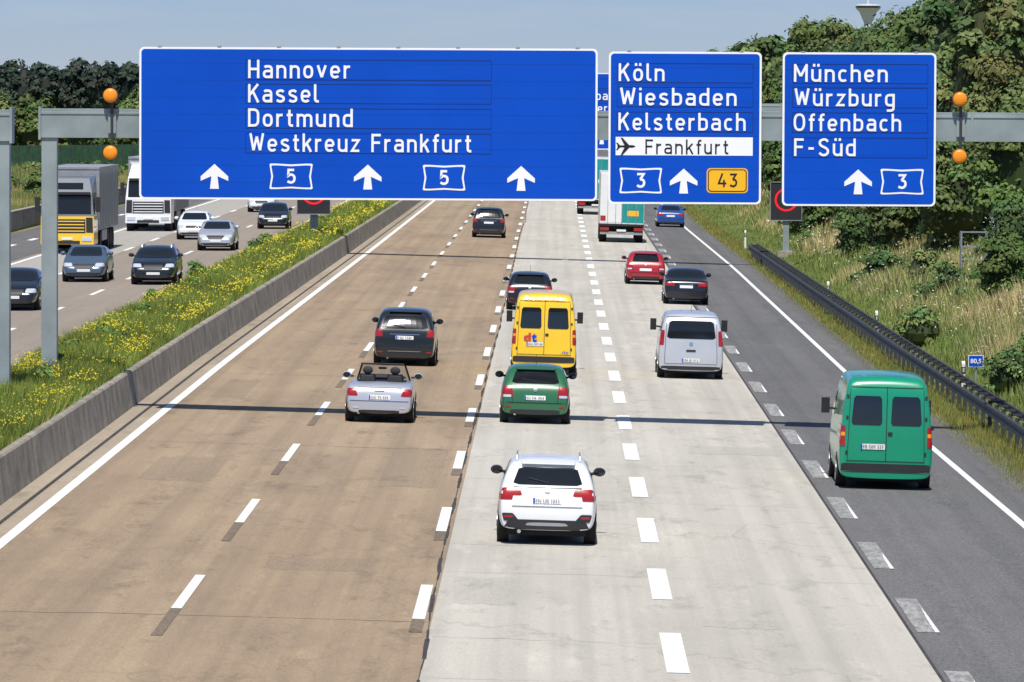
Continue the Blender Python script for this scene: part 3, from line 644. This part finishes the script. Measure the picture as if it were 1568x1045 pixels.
        for p,q in ((A_[0],A_[3]),(A_[1],A_[2]),(A_[3],A_[2])):
            p,q=Vector(p),Vector(q); d=Vector((0,0,.045)) if abs(p.z-q.z)<.01 else Vector((.05,0,0))
            mt.hexa([p,p+d,p+d+Vector((0,.04,0)),p+Vector((0,.04,0))],[q,q+d,q+d+Vector((0,.04,0)),q+Vector((0,.04,0))],'black')
        mt.box(-.1,.1,2.28,2.31,1.22,1.28,'black')
    mt.obj('trim',e,bevel=.008)
    if plate or extra:
        tb=MB()
        pl=[q for q in k['rear'] if q[0]=='plate'][0]
        if plate:
            n0=len(tb.v); cx=(pl[1]+pl[2])/2; add_text(tb,plate,cx-.21,cx+.22,pl[3]+.025,pl[4]-.022,0,'signblack',.0)
            for i in range(n0,len(tb.v)):
                p=tb.v[i]; q=proj(bvh,'rear',p[0],p[2],Lk,.03); tb.v[i]=(p[0],q.y-.004,p[2])
            p=proj(bvh,'rear',cx-.24,(pl[3]+pl[4])/2,Lk,.03)
            tb.poly([(cx-.258,p.y-.002,pl[3]+.004),(cx-.225,p.y-.002,pl[3]+.004),(cx-.225,p.y-.002,pl[4]-.004),(cx-.258,p.y-.002,pl[4]-.004)],'signblue')
        if extra: extra(tb,bvh,Lk)
        tb.obj('lettering',e)
    return e
m,nt,b=newmat('windscreen_glass'); b.inputs['Base Color'].default_value=(.25,.3,.32,1); b.inputs['Alpha'].default_value=.35; b.inputs['Roughness'].default_value=.05; M['glasslight']=m
paint('p_white',(.80,.81,.82)); paint('p_green',(.02,.13,.05)); paint('p_yellow',(.90,.56,.02)); paint('p_dark',(.022,.026,.031),.25,.3); paint('p_silver',(.55,.57,.62),.3,.4)
paint('p_vansilver',(.52,.54,.58),.35,.2); paint('p_emerald',(.003,.27,.14)); paint('p_red',(.38,.01,.02)); paint('p_navy',(.012,.016,.025),.25,.2); paint('p_blue',(.015,.07,.30)); paint('p_greyblue',(.09,.13,.19),.3,.3); paint('p_black',(.010,.011,.014),.22)
M['ledred2']=simple('logo_red',(.6,.05,.05),.4)

vehicle('white_suv','suv','p_white',-.10,104.0,rz(-.1),plate='EN UB 1033',mirror='black')
vehicle('green_hatchback','hatch','p_green',-.44,142.3,rz(-.4),W=1.73,plate='GI FA 454')
def yext(tb,bvh,L):
    def T(s,x0,x1,z0,z1,m,b=.01):
        n0=len(tb.v); add_text(tb,s,x0,x1,z0,z1,0,m,b)
        for i in range(n0,len(tb.v)):
            p=tb.v[i]; q=proj(bvh,'rear',p[0],p[2],L,.02); tb.v[i]=(p[0],q.y-.005,p[2])
    T('Depot & Mehr',-.62,.62,2.225,2.33,'signwhite'); T('d',-.62,-.40,1.02,1.24,'ledred2',.04); T('t',-.38,-.22,1.0,1.26,'signblue',.04); T('.de',.5,.75,.66,.74,'signblue')
vehicle('yellow_van','transit','p_yellow',-.27,167.2,rz(-.3),W=1.90,H=2.42,plate='OG DM 44',extra=yext)
vehicle('dark_hatchback','hatch','p_navy',-.89,217,rz(-.9))
vehicle('dark_minivan','mpv','p_dark',-4.42,170.3,rz(-4.4),W=1.83,H=1.70,plate='F KJ 1742')
vehicle('silver_convertible','cabrio','p_silver',-4.27,140.8,rz(-4.3),plate='GG TS 555')
vehicle('silver_van','vivaro','p_vansilver',4.03,167.5,rz(4.03),plate='MA JK 912')
vehicle('green_van','transit','p_emerald',7.08,121.8,rz(7.08),W=2.0,H=2.44,plate='FB DM 337')
vehicle('red_hatchback','hatch','p_red',4.05,251,rz(4.05))
vehicle('dark_sedan','sedan','p_black',5.3,228,rz(5.3))
vehicle('grey_minivan','mpv','p_dark',-3.65,324,rz(-3.65))
vehicle('blue_sedan','sedan','p_blue',7.45,364,rz(7.45))
vehicle('dark_sedan','sedan','p_black',-18.55,201,.7,1)
vehicle('grey_sedan','sedan','p_greyblue',-18.55,231,.7,1)
vehicle('black_suv','suv','p_black',-15.6,228,.7,1,H=1.5)
vehicle('silver_sedan','sedan','p_silver',-16.05,277,.7,1)
vehicle('white_hatchback','hatch','p_white',-18.4,297,.7,1)
vehicle('dark_hatchback','hatch','p_navy',-15.5,321,.7,1)
vehicle('white_sedan','sedan','p_white',-18.4,366,.7,1)
vehicle('dark_minivan','mpv','p_dark',-21.4,420,.7,1)

def truck_rear(name,X,Y,z):
    e=empty(name,(X,Y,z)); e.rotation_euler=(0,math.atan(.025),0); mb=MB()
    mb.box(-1.27,1.27,0,7.4,1.05,3.95,'white')
    mb.box(.02,1.22,-.012,-.002,1.12,3.85,'teal'); mb.box(-1.22,-.02,-.012,-.002,1.12,3.85,'white')
    for x in (-1.25,0,1.25): mb.box(x-.02,x+.02,-.03,-.013,1.08,3.9,'silverbox')
    for x in (-.8,-.35,.35,.8): mb.box(x-.015,x+.015,-.05,-.014,1.08,3.9,'chrome')
    mb.box(-1.2,-.9,-.02,-.0125,1.2,1.5,'p_red'); mb.box(.3,.95,-.02,-.0125,1.5,1.8,'signyellow'); mb.box(.15,1.1,-.021,-.0125,2.2,2.45,'signwhite')
    mb.box(-1.27,1.27,-.03,.1,.93,1.05,'black'); mb.box(-1.2,1.2,.05,.2,.45,.60,'silverbox'); mb.box(-1.2,-.7,-.01,.05,.66,.85,'red'); mb.box(.7,1.2,-.01,.05,.66,.85,'red'); mb.box(-.26,.26,.0,.05,.62,.74,'plate')
    mb.box(-.45,.45,.3,7,.6,.95,'under'); mb.box(-1.1,1.1,.5,1.0,.55,.95,'under')
    for x in (-1.02,1.02):
        for y in (1.5,2.9,8.2): mb.cyl((x,y,.5),.5,.42,'x','tyre',24)
    mb.box(-1.2,1.2,7.7,9.6,.6,3.1,'white')
    mb.obj('truck_body',e,bevel=.02)
truck_rear('box_truck',3.82,322,rz(3.8))
truck_rear('box_truck',2.9,395,rz(3))

def truck_front(name,X,Y,z,cabm,lowm,bumpm,boxm,H=3.9):
    e=empty(name,(X,Y,z)); mb=MB()
    mb.hexa([(-1.24,.0,.45),(1.24,.0,.45),(1.25,2.2,.45),(-1.25,2.2,.45)],[(-1.23,.06,1.75),(1.23,.06,1.75),(1.25,2.2,1.75),(-1.25,2.2,1.75)],lowm)
    mb.hexa([(-1.23,.06,1.755),(1.23,.06,1.755),(1.25,2.2,1.755),(-1.25,2.2,1.755)],[(-1.12,.38,2.85),(1.12,.38,2.85),(1.2,2.2,2.85),(-1.2,2.2,2.85)],cabm)
    mb.hexa([(-1.12,.38,2.855),(1.12,.38,2.855),(1.2,2.2,2.855),(-1.2,2.2,2.855)],[(-.95,.95,H-.25),(.95,.95,H-.25),(1.15,2.2,H-.1),(-1.15,2.2,H-.1)],cabm)
    def fr(x0,x1,z0,z1,m,o=.02):
        yy=lambda zz: float(np.interp(zz,[.45,1.75,2.85,H-.25],[0,.06,.38,.95]))-o
        mb.hexa([(x0,yy(z0),z0),(x1,yy(z0),z0),(x1,yy(z0)+.03,z0),(x0,yy(z0)+.03,z0)],[(x0*.98,yy(z1),z1),(x1*.98,yy(z1),z1),(x1*.98,yy(z1)+.03,z1),(x0*.98,yy(z1)+.03,z1)],m)
    fr(-1.10,1.10,1.86,2.74,'glass'); fr(-.85,.85,.98,1.62,'black',.015)
    for i in range(4): fr(-.8,.8,1.04+i*.15,1.09+i*.15,lowm,.035)
    fr(-1.22,1.22,.45,.82,bumpm,.05); fr(-1.15,-.7,.60,.80,'lamp',.08); fr(.7,1.15,.60,.80,'lamp',.08); fr(-.6,.6,.48,.62,'black',.08); fr(-.26,.26,.66,.77,'plate',.09)
    fr(-1.2,-.88,1.0,1.7,'black',.017); fr(.88,1.2,1.0,1.7,'black',.017)
    fr(-.7,.7,3.0,3.3,'glass' if cabm!='p_white' else 'silverbox',.02)
    mb.box(-1.05,1.05,.15,.5,2.76,2.88,'black')
    for sx in (-1,1):
        mb.box(min(sx*1.30,sx*1.52),max(sx*1.30,sx*1.52),.15,.32,1.95,2.65,'black'); mb.box(min(sx*1.2,sx*1.35),max(sx*1.2,sx*1.35),.25,.30,2.5,2.56,'black')
        mb.cyl((sx*1.03,1.0,.5),.5,.36,'x','tyre',24)
        mb.box(min(sx*1.245,sx*1.258),max(sx*1.245,sx*1.258),.5,1.4,1.85,2.6,'glass')
        for y in (4.2,9.0,10.4,11.8): mb.cyl((sx*1.03,y,.5),.5,.4,'x','tyre',20)
        mb.box(min(sx*1.18,sx*1.22),max(sx*1.18,sx*1.22),5.2,8.2,.5,1.0,'silverbox')
    mb.box(-.5,.5,.4,13,.5,.95,'under')
    mb.box(-1.275,1.275,2.75,14.5,1.05,4.0,boxm)
    for i in range(12): 
        y=3.3+i*.95
        for sx in (-1,1): mb.box(min(sx*1.277,sx*1.295),max(sx*1.277,sx*1.295),y,y+.05,1.1,3.95,'silverbox')
    mb.box(-1.28,1.28,2.72,2.75,3.9,4.02,'silverbox')
    mb.obj('truck_body',e,bevel=.03)
paint('p_cabgrey',(.16,.17,.19))
truck_front('articulated_truck',-22.55,266,.7,'p_cabgrey','p_yellow','p_yellow','silverbox',3.75)
truck_front('articulated_truck',-21.9,310,.7,'p_white','p_white','p_white','silverbox',3.85)
# ---------------------------------------------------------------- vegetation
LEAF=vcol('foliage',.6); GR=vcol('grass_blades',.75)
def unit(n): 
    d=rng.normal(size=(n,3)); return d/np.linalg.norm(d,axis=1)[:,None]
def crown(base,h,Rr,z0=.15,K_=45,n=2500,ls=.3,tint=(.055,.095,.022),core=True):
    base=np.array(base); cz=h*(z0+1)/2; hz=h*(1-z0)/2
    u=unit(K_); rr=rng.uniform(.45,1.0,K_)**.7
    c=u*rr[:,None]*np.array([Rr,Rr,hz])*.82; t=(c[:,2]/hz+1)/2; c[:,:2]*=(1.08-.45*t)[:,None]; c[:,2]+=cz
    rc=Rr*rng.uniform(.22,.42,K_); cv=rng.uniform(.6,1.3,K_); hue=rng.normal(0,.13,K_)
    k=rng.integers(0,K_,n); d=unit(n); d[:,2]=np.abs(d[:,2])*.9+d[:,2]*.25
    pos=c[k]+d*(rc[k]*rng.uniform(.6,1.15,n))[:,None]*np.array([1,1,.85])
    nn=d+.42*unit(n)+np.array([0,-.12,.15]); nn/=np.linalg.norm(nn,axis=1)[:,None]
    a=np.cross(nn,unit(n)); a/=np.linalg.norm(a,axis=1)[:,None]; b=np.cross(nn,a)
    s=(ls*rng.uniform(.5,1.15,n))[:,None]
    V=np.stack([pos+a*s,pos+b*s*.62,pos-a*s,pos-b*s*.62],1)+base
    colr=np.array(tint)*(cv[k]*rng.uniform(.78,1.22,n))[:,None]
    colr[:,0]*=1+hue[k]; colr=np.repeat(colr[:,None,:],4,1)
    V=V.reshape(-1,3); C=colr.reshape(-1,3)
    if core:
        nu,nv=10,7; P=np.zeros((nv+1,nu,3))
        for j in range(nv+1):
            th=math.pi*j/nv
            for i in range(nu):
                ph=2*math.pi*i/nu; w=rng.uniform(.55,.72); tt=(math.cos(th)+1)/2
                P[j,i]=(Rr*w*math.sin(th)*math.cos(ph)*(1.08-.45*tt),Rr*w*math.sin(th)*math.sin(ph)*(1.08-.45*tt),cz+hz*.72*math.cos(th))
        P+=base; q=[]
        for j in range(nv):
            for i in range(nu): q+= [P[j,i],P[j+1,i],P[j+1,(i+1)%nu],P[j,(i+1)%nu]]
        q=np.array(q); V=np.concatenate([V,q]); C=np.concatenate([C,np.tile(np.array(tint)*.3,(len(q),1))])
    return V,C
def trunk_quads(base,h,r):
    base=np.array(base); q=[]
    def limb(p,d,l,r0,r1):
        p=np.array(p,float); d=np.array(d,float); d/=np.linalg.norm(d); a=np.cross(d,[.3,.9,.1]); a/=np.linalg.norm(a); b=np.cross(d,a); e=p+d*l
        for i in range(6):
            t0,t1=2*math.pi*i/6,2*math.pi*(i+1)/6
            c0=a*math.cos(t0)+b*math.sin(t0); c1=a*math.cos(t1)+b*math.sin(t1)
            q.extend([p+c0*r0,p+c1*r0,e+c1*r1,e+c0*r1])
        return e
    e=limb(base-[0,0,.3],(rng.normal(0,.05),rng.normal(0,.05),1),h*.55,r,r*.55)
    for i in range(5):
        a=rng.uniform(0,6.28); limb(e-[0,0,h*.2*rng.uniform(0,1)],(math.cos(a),math.sin(a),rng.uniform(.5,1.3)),h*.33,r*.4,r*.08)
    limb(e,(0,0,1),h*.35,r*.5,r*.1)
    q=np.array(q); return q,np.tile(np.array([.06,.045,.03]),(len(q),1))
def plants(name,specs):
    Vs=[];Cs=[]
    for sp in specs:
        sp=dict(sp); tr=sp.pop('trunk',True)
        v_,c_=crown(**sp); Vs.append(v_);Cs.append(c_)
        if tr: v_,c_=trunk_quads(sp['base'],sp['h'],sp['h']*.02+.03); Vs.append(v_);Cs.append(c_)
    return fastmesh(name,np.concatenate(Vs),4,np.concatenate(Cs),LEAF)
tints=[(.092,.145,.036),(.074,.125,.036),(.112,.158,.046),(.062,.108,.032),(.130,.162,.050)]
sp=[]
for row,(x0,nlim) in enumerate(((21.5,950),(27,950),(34,800))):
    Y=262+row*9
    while Y<nlim:
        X=x0+random.uniform(-1.5,1.5); gz=g(X)
        px=846+X*8780/Y
        top=random.uniform(11.4,15.4)+row*.6
        if 1285<px<1372: top=min(top,8.2+118*Y/8780-.5)      # the ridge dips here, opening the view of the tower
        h=top-gz; near=Y<480
        sp.append(dict(base=(X,Y,gz),h=h,Rr=random.uniform(2.4,4.2),z0=.02 if row==0 else .35,K_=60 if near else 34,n=int((4800 if near else 1900)*(1 if row==0 else .4)),ls=.24 if near else .42,tint=random.choice(tints),trunk=(row==0)))
        Y+=random.uniform(4.5,8)*(1 if near else 1.5)
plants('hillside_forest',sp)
def bush(X,Y,h,Rr,tint,n=5000,ls=.13,nm='bush'):
    plants(nm,[dict(base=(X,Y,g(X)-.1),h=h,Rr=Rr,z0=-.05,K_=50,n=n,ls=ls,tint=tint,trunk=True)])
bush(15.9,203,2.7,1.35,tints[0],6000,.10)
bush(17.4,212,3.3,1.6,tints[3],6000,.11)
bush(17.6,252,5.8,2.6,tints[2],10000,.14,'tree'); bush(19.5,238,6.5,2.6,tints[0],10000,.14,'tree'); bush(15.8,262,4.4,2.1,tints[4],7000,.14)
bush(20.5,258,8.0,3.0,tints[4],9000,.16,'tree'); bush(17.5,285,5.5,2.6,tints[0],6000,.16,'tree'); bush(16.2,305,4.5,2.3,tints[3],5500,.17)
bush(14.6,275,2.6,1.5,tints[1],5000,.12); bush(14.2,318,2.8,1.7,tints[0],4500,.14)
bush(16.5,330,4.8,2.5,tints[1],4500,.2); bush(17,360,5,2.6,tints[2],4000,.22); bush(16.5,395,5,2.8,tints[0],4000,.24); bush(17,440,6,3,tints[1],3500,.26)
for X,Y,h,Rr,t in ((-55,560,8.3,3.2,4),(-59,566,7.2,3.2,2),(-51.6,563,6.8,2.4,2),(-46.5,640,7,2.8,4),(-42.5,600,8.5,2.4,2),(-45,606,6.5,2.4,0),(-50,610,5.2,2.2,2),(-55,600,6,2.4,0),(-65,575,8,3,0),(-62,590,7,3,3),(-48,585,5.5,2.3,1),(-39,620,7,2.6,0)):
    plants('tree',[dict(base=(X,Y,1.3),h=h,Rr=Rr,z0=.06,K_=50,n=4500,ls=.27,tint=tints[t])])
sp=[]
for row in range(2):
    X=-190
    while X<10:
        sp.append(dict(base=(X,1180+row*25+random.uniform(-10,10),1.5),h=random.uniform(12.2,15.2) if X<-70 else random.uniform(9,12),Rr=random.uniform(4,6),z0=0,K_=26,n=1100,ls=.75,tint=(.034,.052,.036),trunk=False)); X+=random.uniform(4,7)  # bluish tint paints distance haze into the leaf colour
X=5
while X<420:
    sp.append(dict(base=(X,1500+random.uniform(-20,20),5 if X>60 else 1),h=random.uniform(9,12),Rr=random.uniform(5,8),z0=0,K_=22,n=500,ls=1.1,tint=(.04,.062,.044),trunk=False)); X+=random.uniform(6,10)  # haze of the far row is put into its bluish tint too
plants('distant_treeline',sp)
sp=[]
for i in range(60):
    t=i/59; sp.append(dict(base=(-105+72*t,640+40*t+random.uniform(-8,8),1.5),h=random.uniform(3.6,6.5),Rr=random.uniform(1.8,2.8),z0=0,K_=20,n=700,ls=.36,tint=random.choice(tints),trunk=False))
for i in range(26):   # low scrub in front of the fence
    sp.append(dict(base=(-33-32*random.random(),random.uniform(390,520),1.0),h=random.uniform(.8,1.9),Rr=random.uniform(.8,1.6),z0=-.1,K_=16,n=500,ls=.22,tint=random.choice(tints),trunk=False))
plants('hedge',sp)

def blades(n,X,Y,z,h,w,colr,lean=.35):
    a=rng.uniform(0,2*np.pi,n); dx=np.cos(a)*w/2; dy=np.sin(a)*w/2
    l=rng.uniform(-lean,lean,(n,2))*h[:,None]
    p=np.stack([X,Y,z],1)
    V=np.stack([p+np.stack([-dx,-dy,0*a-.05],1),p+np.stack([dx,dy,0*a-.05],1),p+np.stack([l[:,0],l[:,1],h],1)],1)
    return V.reshape(-1,3),np.repeat(colr[:,None,:],3,1).reshape(-1,3)
def lowf(X,Y,s,ph):
    return .5+.25*(np.sin(X*1.7*s+ph+1.3*np.sin(Y*.31*s+ph))+np.sin(Y*.9*s+2*ph+np.sin(X*1.1*s)))
def driftv(y): return np.interp(y,[170,290,430,2500],[0,.43,.8,.8])
n=170000; Y=1/rng.uniform(1/620,1/98,n); t=rng.uniform(0,1,n); X=-13.75+2.85*t+driftv(Y)
k=lowf(X,Y,1,.3); k2=lowf(X,Y,.35,2.1); wd=.022*(Y/110)*rng.uniform(.6,1.5,n)
h=(.18+.40*k*rng.uniform(.4,1.3,n)+.20*k2)*np.clip(1.25-np.abs(t-.45)*1.1,.4,1.2)
c=np.array([.155,.235,.045])[None]*(rng.uniform(.6,1.35,n)*(.7+.5*k2))[:,None]; c[:,0]*=rng.uniform(.8,1.6,n)
V1,C1=blades(n,X,Y,gv(X-driftv(Y)),h,wd,c,.55)
nf=46000; Y=1/rng.uniform(1/560,1/98,nf); t=rng.uniform(0.02,1,nf)**.8; X=-13.75+2.9*t+driftv(Y); k=lowf(X,Y,.8,1.7)*.6+lowf(X,Y,2.3,.4)*.4
keep=rng.uniform(0,1,nf)<np.clip((k-.38)*1.9,0.03,.85); X,Y,k=X[keep],Y[keep],k[keep]; nf=len(X)
z=gv(X-driftv(Y))+.15+.52*rng.uniform(.3,1.0,nf)*(.5+.6*k); s=.019*(Y/120)**.95*rng.uniform(.6,1.5,nf)
d=unit(nf)*.6+np.array([0,-.5,.8]); d/=np.linalg.norm(d,axis=1)[:,None]; a=np.cross(d,unit(nf)); a/=np.linalg.norm(a,axis=1)[:,None]; b_=np.cross(d,a); p=np.stack([X,Y,z],1)
V2=np.stack([p+a*s[:,None],p-a*s[:,None]*.5+b_*s[:,None]*.87,p-a*s[:,None]*.5-b_*s[:,None]*.87],1).reshape(-1,3)
C2=np.repeat((np.array([.60,.50,.03])[None]*rng.uniform(.7,1.15,nf)[:,None])[:,None,:],3,1).reshape(-1,3)
fastmesh('median_wildflowers',np.concatenate([V1,V2]),3,np.concatenate([C1,C2]),GR)
plants('median_shrub',[dict(base=(-13.2+random.uniform(-.3,1.3),Yc,1.0),h=random.uniform(.6,1.0),Rr=random.uniform(.35,.6),z0=-.1,K_=16,n=900,ls=.06,tint=(.13,.21,.045),trunk=False) for Yc in (118,122,127,135,143,151,160,163,175,190,204,212,215,217,232,250,262,300)])
n=220000; Y=1/rng.uniform(1/620,1/100,n); X=11.15+rng.uniform(0,1,n)**1.1*11.5-np.where(Y>150,.9,0)*rng.uniform(0,1,n)
k=lowf(X*.5,Y*.35,1,.9); k2=lowf(X,Y,.6,4.1); k3=lowf(X*.6,Y*.12,1.3,2.2); wd=.024*(Y/110)*rng.uniform(.6,1.5,n); edge=np.clip((X-11.6)/1.5,.25,1)
h=(.20+.65*k*rng.uniform(.4,1.3,n))*edge
dry=np.clip((k*.7+k2*.35+k3*.6+rng.normal(0,.22,n)-.72)*1.5,0,1)*np.clip((X-11.8)/1.2,0,1)
c=(np.array([.17,.235,.06])[None]*(1-dry)[:,None]+np.array([.58,.46,.23])[None]*dry[:,None])*rng.uniform(.65,1.3,n)[:,None]
V1,C1=blades(n,X,Y,gv(X),h,wd,c,.5)
n=60000; Y=1/rng.uniform(1/600,1/90,n); rd=np.interp(Y,[100,160,280,365,2500],[0,-.42,-.55,-1.0,-1.0]); X=10.05+rd+rng.uniform(0,1,n)**.7*1.6; 
c=np.array([.17,.22,.06])[None]*rng.uniform(.6,1.4,n)[:,None]; c[:,0]*=rng.uniform(.8,1.8,n)
V2,C2=blades(n,X,Y,np.full(n,-.27),.05+.16*rng.uniform(0,1,n)*np.clip((X-10-rd)/.8,.2,1),.02*(Y/110),c,.4)
nf=4500; Y=1/rng.uniform(1/350,1/100,nf); X=12.2+rng.uniform(0,1,nf)*8; p=np.stack([X,Y,gv(X)+rng.uniform(.5,1.0,nf)],1); s=(.032*(Y/130))[:,None]; a=unit(nf); b_=np.cross(a,unit(nf)); 
V3=np.stack([p+a*s,p+b_*s,p-a*s],1).reshape(-1,3); C3=np.repeat((np.array([.68,.62,.48])[None]*rng.uniform(.6,1.2,nf)[:,None])[:,None,:],3,1).reshape(-1,3)
fastmesh('embankment_grass',np.concatenate([V1,V2,V3]),3,np.concatenate([C1,C2,C3]),GR)
sp=[]
for i in range(80):
    Y=1/random.uniform(1/380,1/125); X=12.2+random.random()**.9*8; s_=random.uniform(.4,1.5)
    sp.append(dict(base=(X,Y,g(X)-.1),h=1.1*s_,Rr=.8*s_,z0=-.1,K_=20,n=int(900*max(1,s_)),ls=.065*Y/150,tint=tuple(c_*1.25 for c_ in random.choice(tints)),trunk=False))
plants('embankment_shrubs',sp)
n=50000; Y=1/rng.uniform(1/720,1/300,n); X=-29.6-rng.uniform(0,1,n)*34; c=(np.array([.15,.19,.055])[None]+np.array([.22,.13,.07])[None]*np.clip(lowf(X*.3,Y*.2,1,2)[:,None]*1.5-.4,0,1))*rng.uniform(.7,1.3,n)[:,None]
V1,C1=blades(n,X,Y,gv(X),.3+.3*rng.uniform(0,1,n),.07*np.ones(n),c,.3); fastmesh('verge_grass',V1,3,C1,GR)

mb=MB()
for i in range(46):
    x0=-72+i*.82; y0=470+i*1.6
    mb.hexa([(x0,y0,1.0),(x0+.80,y0+1.54,1.0),(x0+.80,y0+1.62,1.0),(x0,y0+.08,1.0)],[(x0,y0,3.4),(x0+.80,y0+1.54,3.4),(x0+.80,y0+1.62,3.4),(x0,y0+.08,3.4)],'fence')
    mb.box(x0-.05,x0+.03,y0-.12,y0-.04,.9,3.6,'darksteel')
mb.obj('green_noise_fence')
mb=MB()
for x in (-.5,.5):
    for y in (0,.6): mb.cyl((x,y,.8),.03,1.6,'z','silverbox',8)
for z in (.5,1.0,1.58):
    mb.box(-.5,.5,-.02,.02,z-.025,z+.025,'silverbox'); mb.box(-.52,-.48,0,.6,z-.025,z+.025,'silverbox'); mb.box(.48,.52,0,.6,z-.025,z+.025,'silverbox')
mb.obj('steel_railing_frame',loc=(16.6,226,g(16.6)+.2))
mb=MB(); mb.box(-.6,.6,0,.5,.1,1.1,'p_white'); mb.box(-.65,.65,-.05,.55,1.1,1.16,'silverbox'); mb.box(-.01,.01,-.01,0,.15,1.05,'seam'); mb.box(-.7,.7,-.1,.6,-.9,.1,'concrete'); mb.obj('equipment_cabinet',loc=(17.9,226,g(17.9)+.8),bevel=.02)
mb=MB(); M['tower']=simple('tower_concrete',(.55,.57,.60),.7)
mb.cyl((0,0,25),3.2,50,'z','tower',20,r2=2.0); mb.cyl((0,0,48.3),2.2,5.4,'z','tower',24,r2=4.6); mb.cyl((0,0,52.0),4.6,2.0,'z','tower',24,r2=6.6); mb.cyl((0,0,53.6),6.6,1.2,'z','glass',24); mb.cyl((0,0,54.6),6.8,.8,'z','tower',24,r2=6.4); mb.cyl((0,0,58.5),.8,7,'z','tower',12,r2=.5); mb.cyl((0,0,67),.25,12,'z','tower',8)
mb.obj('radio_tower',loc=(164,3000,1))

# ---------------------------------------------------------------- light, sky, camera
sd=bpy.data.lights.new('sun','SUN'); sd.energy=4.9; sd.angle=R(.5); sd.color=(1,.965,.91); so=bpy.data.objects.new('sun',sd); col.objects.link(so); so.rotation_euler=(R(28),0,R(-4))
w=bpy.data.worlds.new('World'); scene.world=w; w.use_nodes=True; nt=w.node_tree; bg=nt.nodes['Background']
sk=nt.nodes.new('ShaderNodeTexSky'); sk.sky_type='NISHITA'; sk.sun_disc=False; sk.sun_elevation=R(62); sk.sun_rotation=R(184); sk.air_density=1.0; sk.dust_density=.3; sk.ozone_density=2.0; sk.altitude=100
tc=nt.nodes.new('ShaderNodeTexCoord'); sp_=nt.nodes.new('ShaderNodeSeparateXYZ'); nt.links.new(tc.outputs['Generated'],sp_.inputs[0])
ht=mix(nt,maprange(nt,sp_.outputs['Z'],0.0,.018,0,1),(.72,.88,1.36),(.52,.71,1.26))
cl=noise(nt,(1,1,9),9,5,.6,'Generated'); ht=mix(nt,maprange(nt,cl,.45,.75,0,.4),ht,(.82,.95,1.36))
tint=mix(nt,maprange(nt,sp_.outputs['Z'],.05,.45,0,1),ht,(1.0,1.0,1.0))
nt.links.new(mix(nt,1.0,sk.outputs[0],tint,'MULTIPLY'),bg.inputs[0]); bg.inputs[1].default_value=.09
cd=bpy.data.cameras.new('camera'); cam=bpy.data.objects.new('camera',cd); col.objects.link(cam); cd.sensor_width=36; cd.lens=8780/1568*36; cd.clip_start=1; cd.clip_end=20000
cam.matrix_world=Matrix.Translation((0,0,8.2))@Matrix.Rotation(R(.4046),4,'Z')@Matrix.Rotation(R(90-2.463),4,'X')@Matrix.Rotation(R(.25),4,'Z')
scene.camera=cam
scene.view_settings.view_transform='Standard'; scene.view_settings.look='None'; scene.view_settings.exposure=0
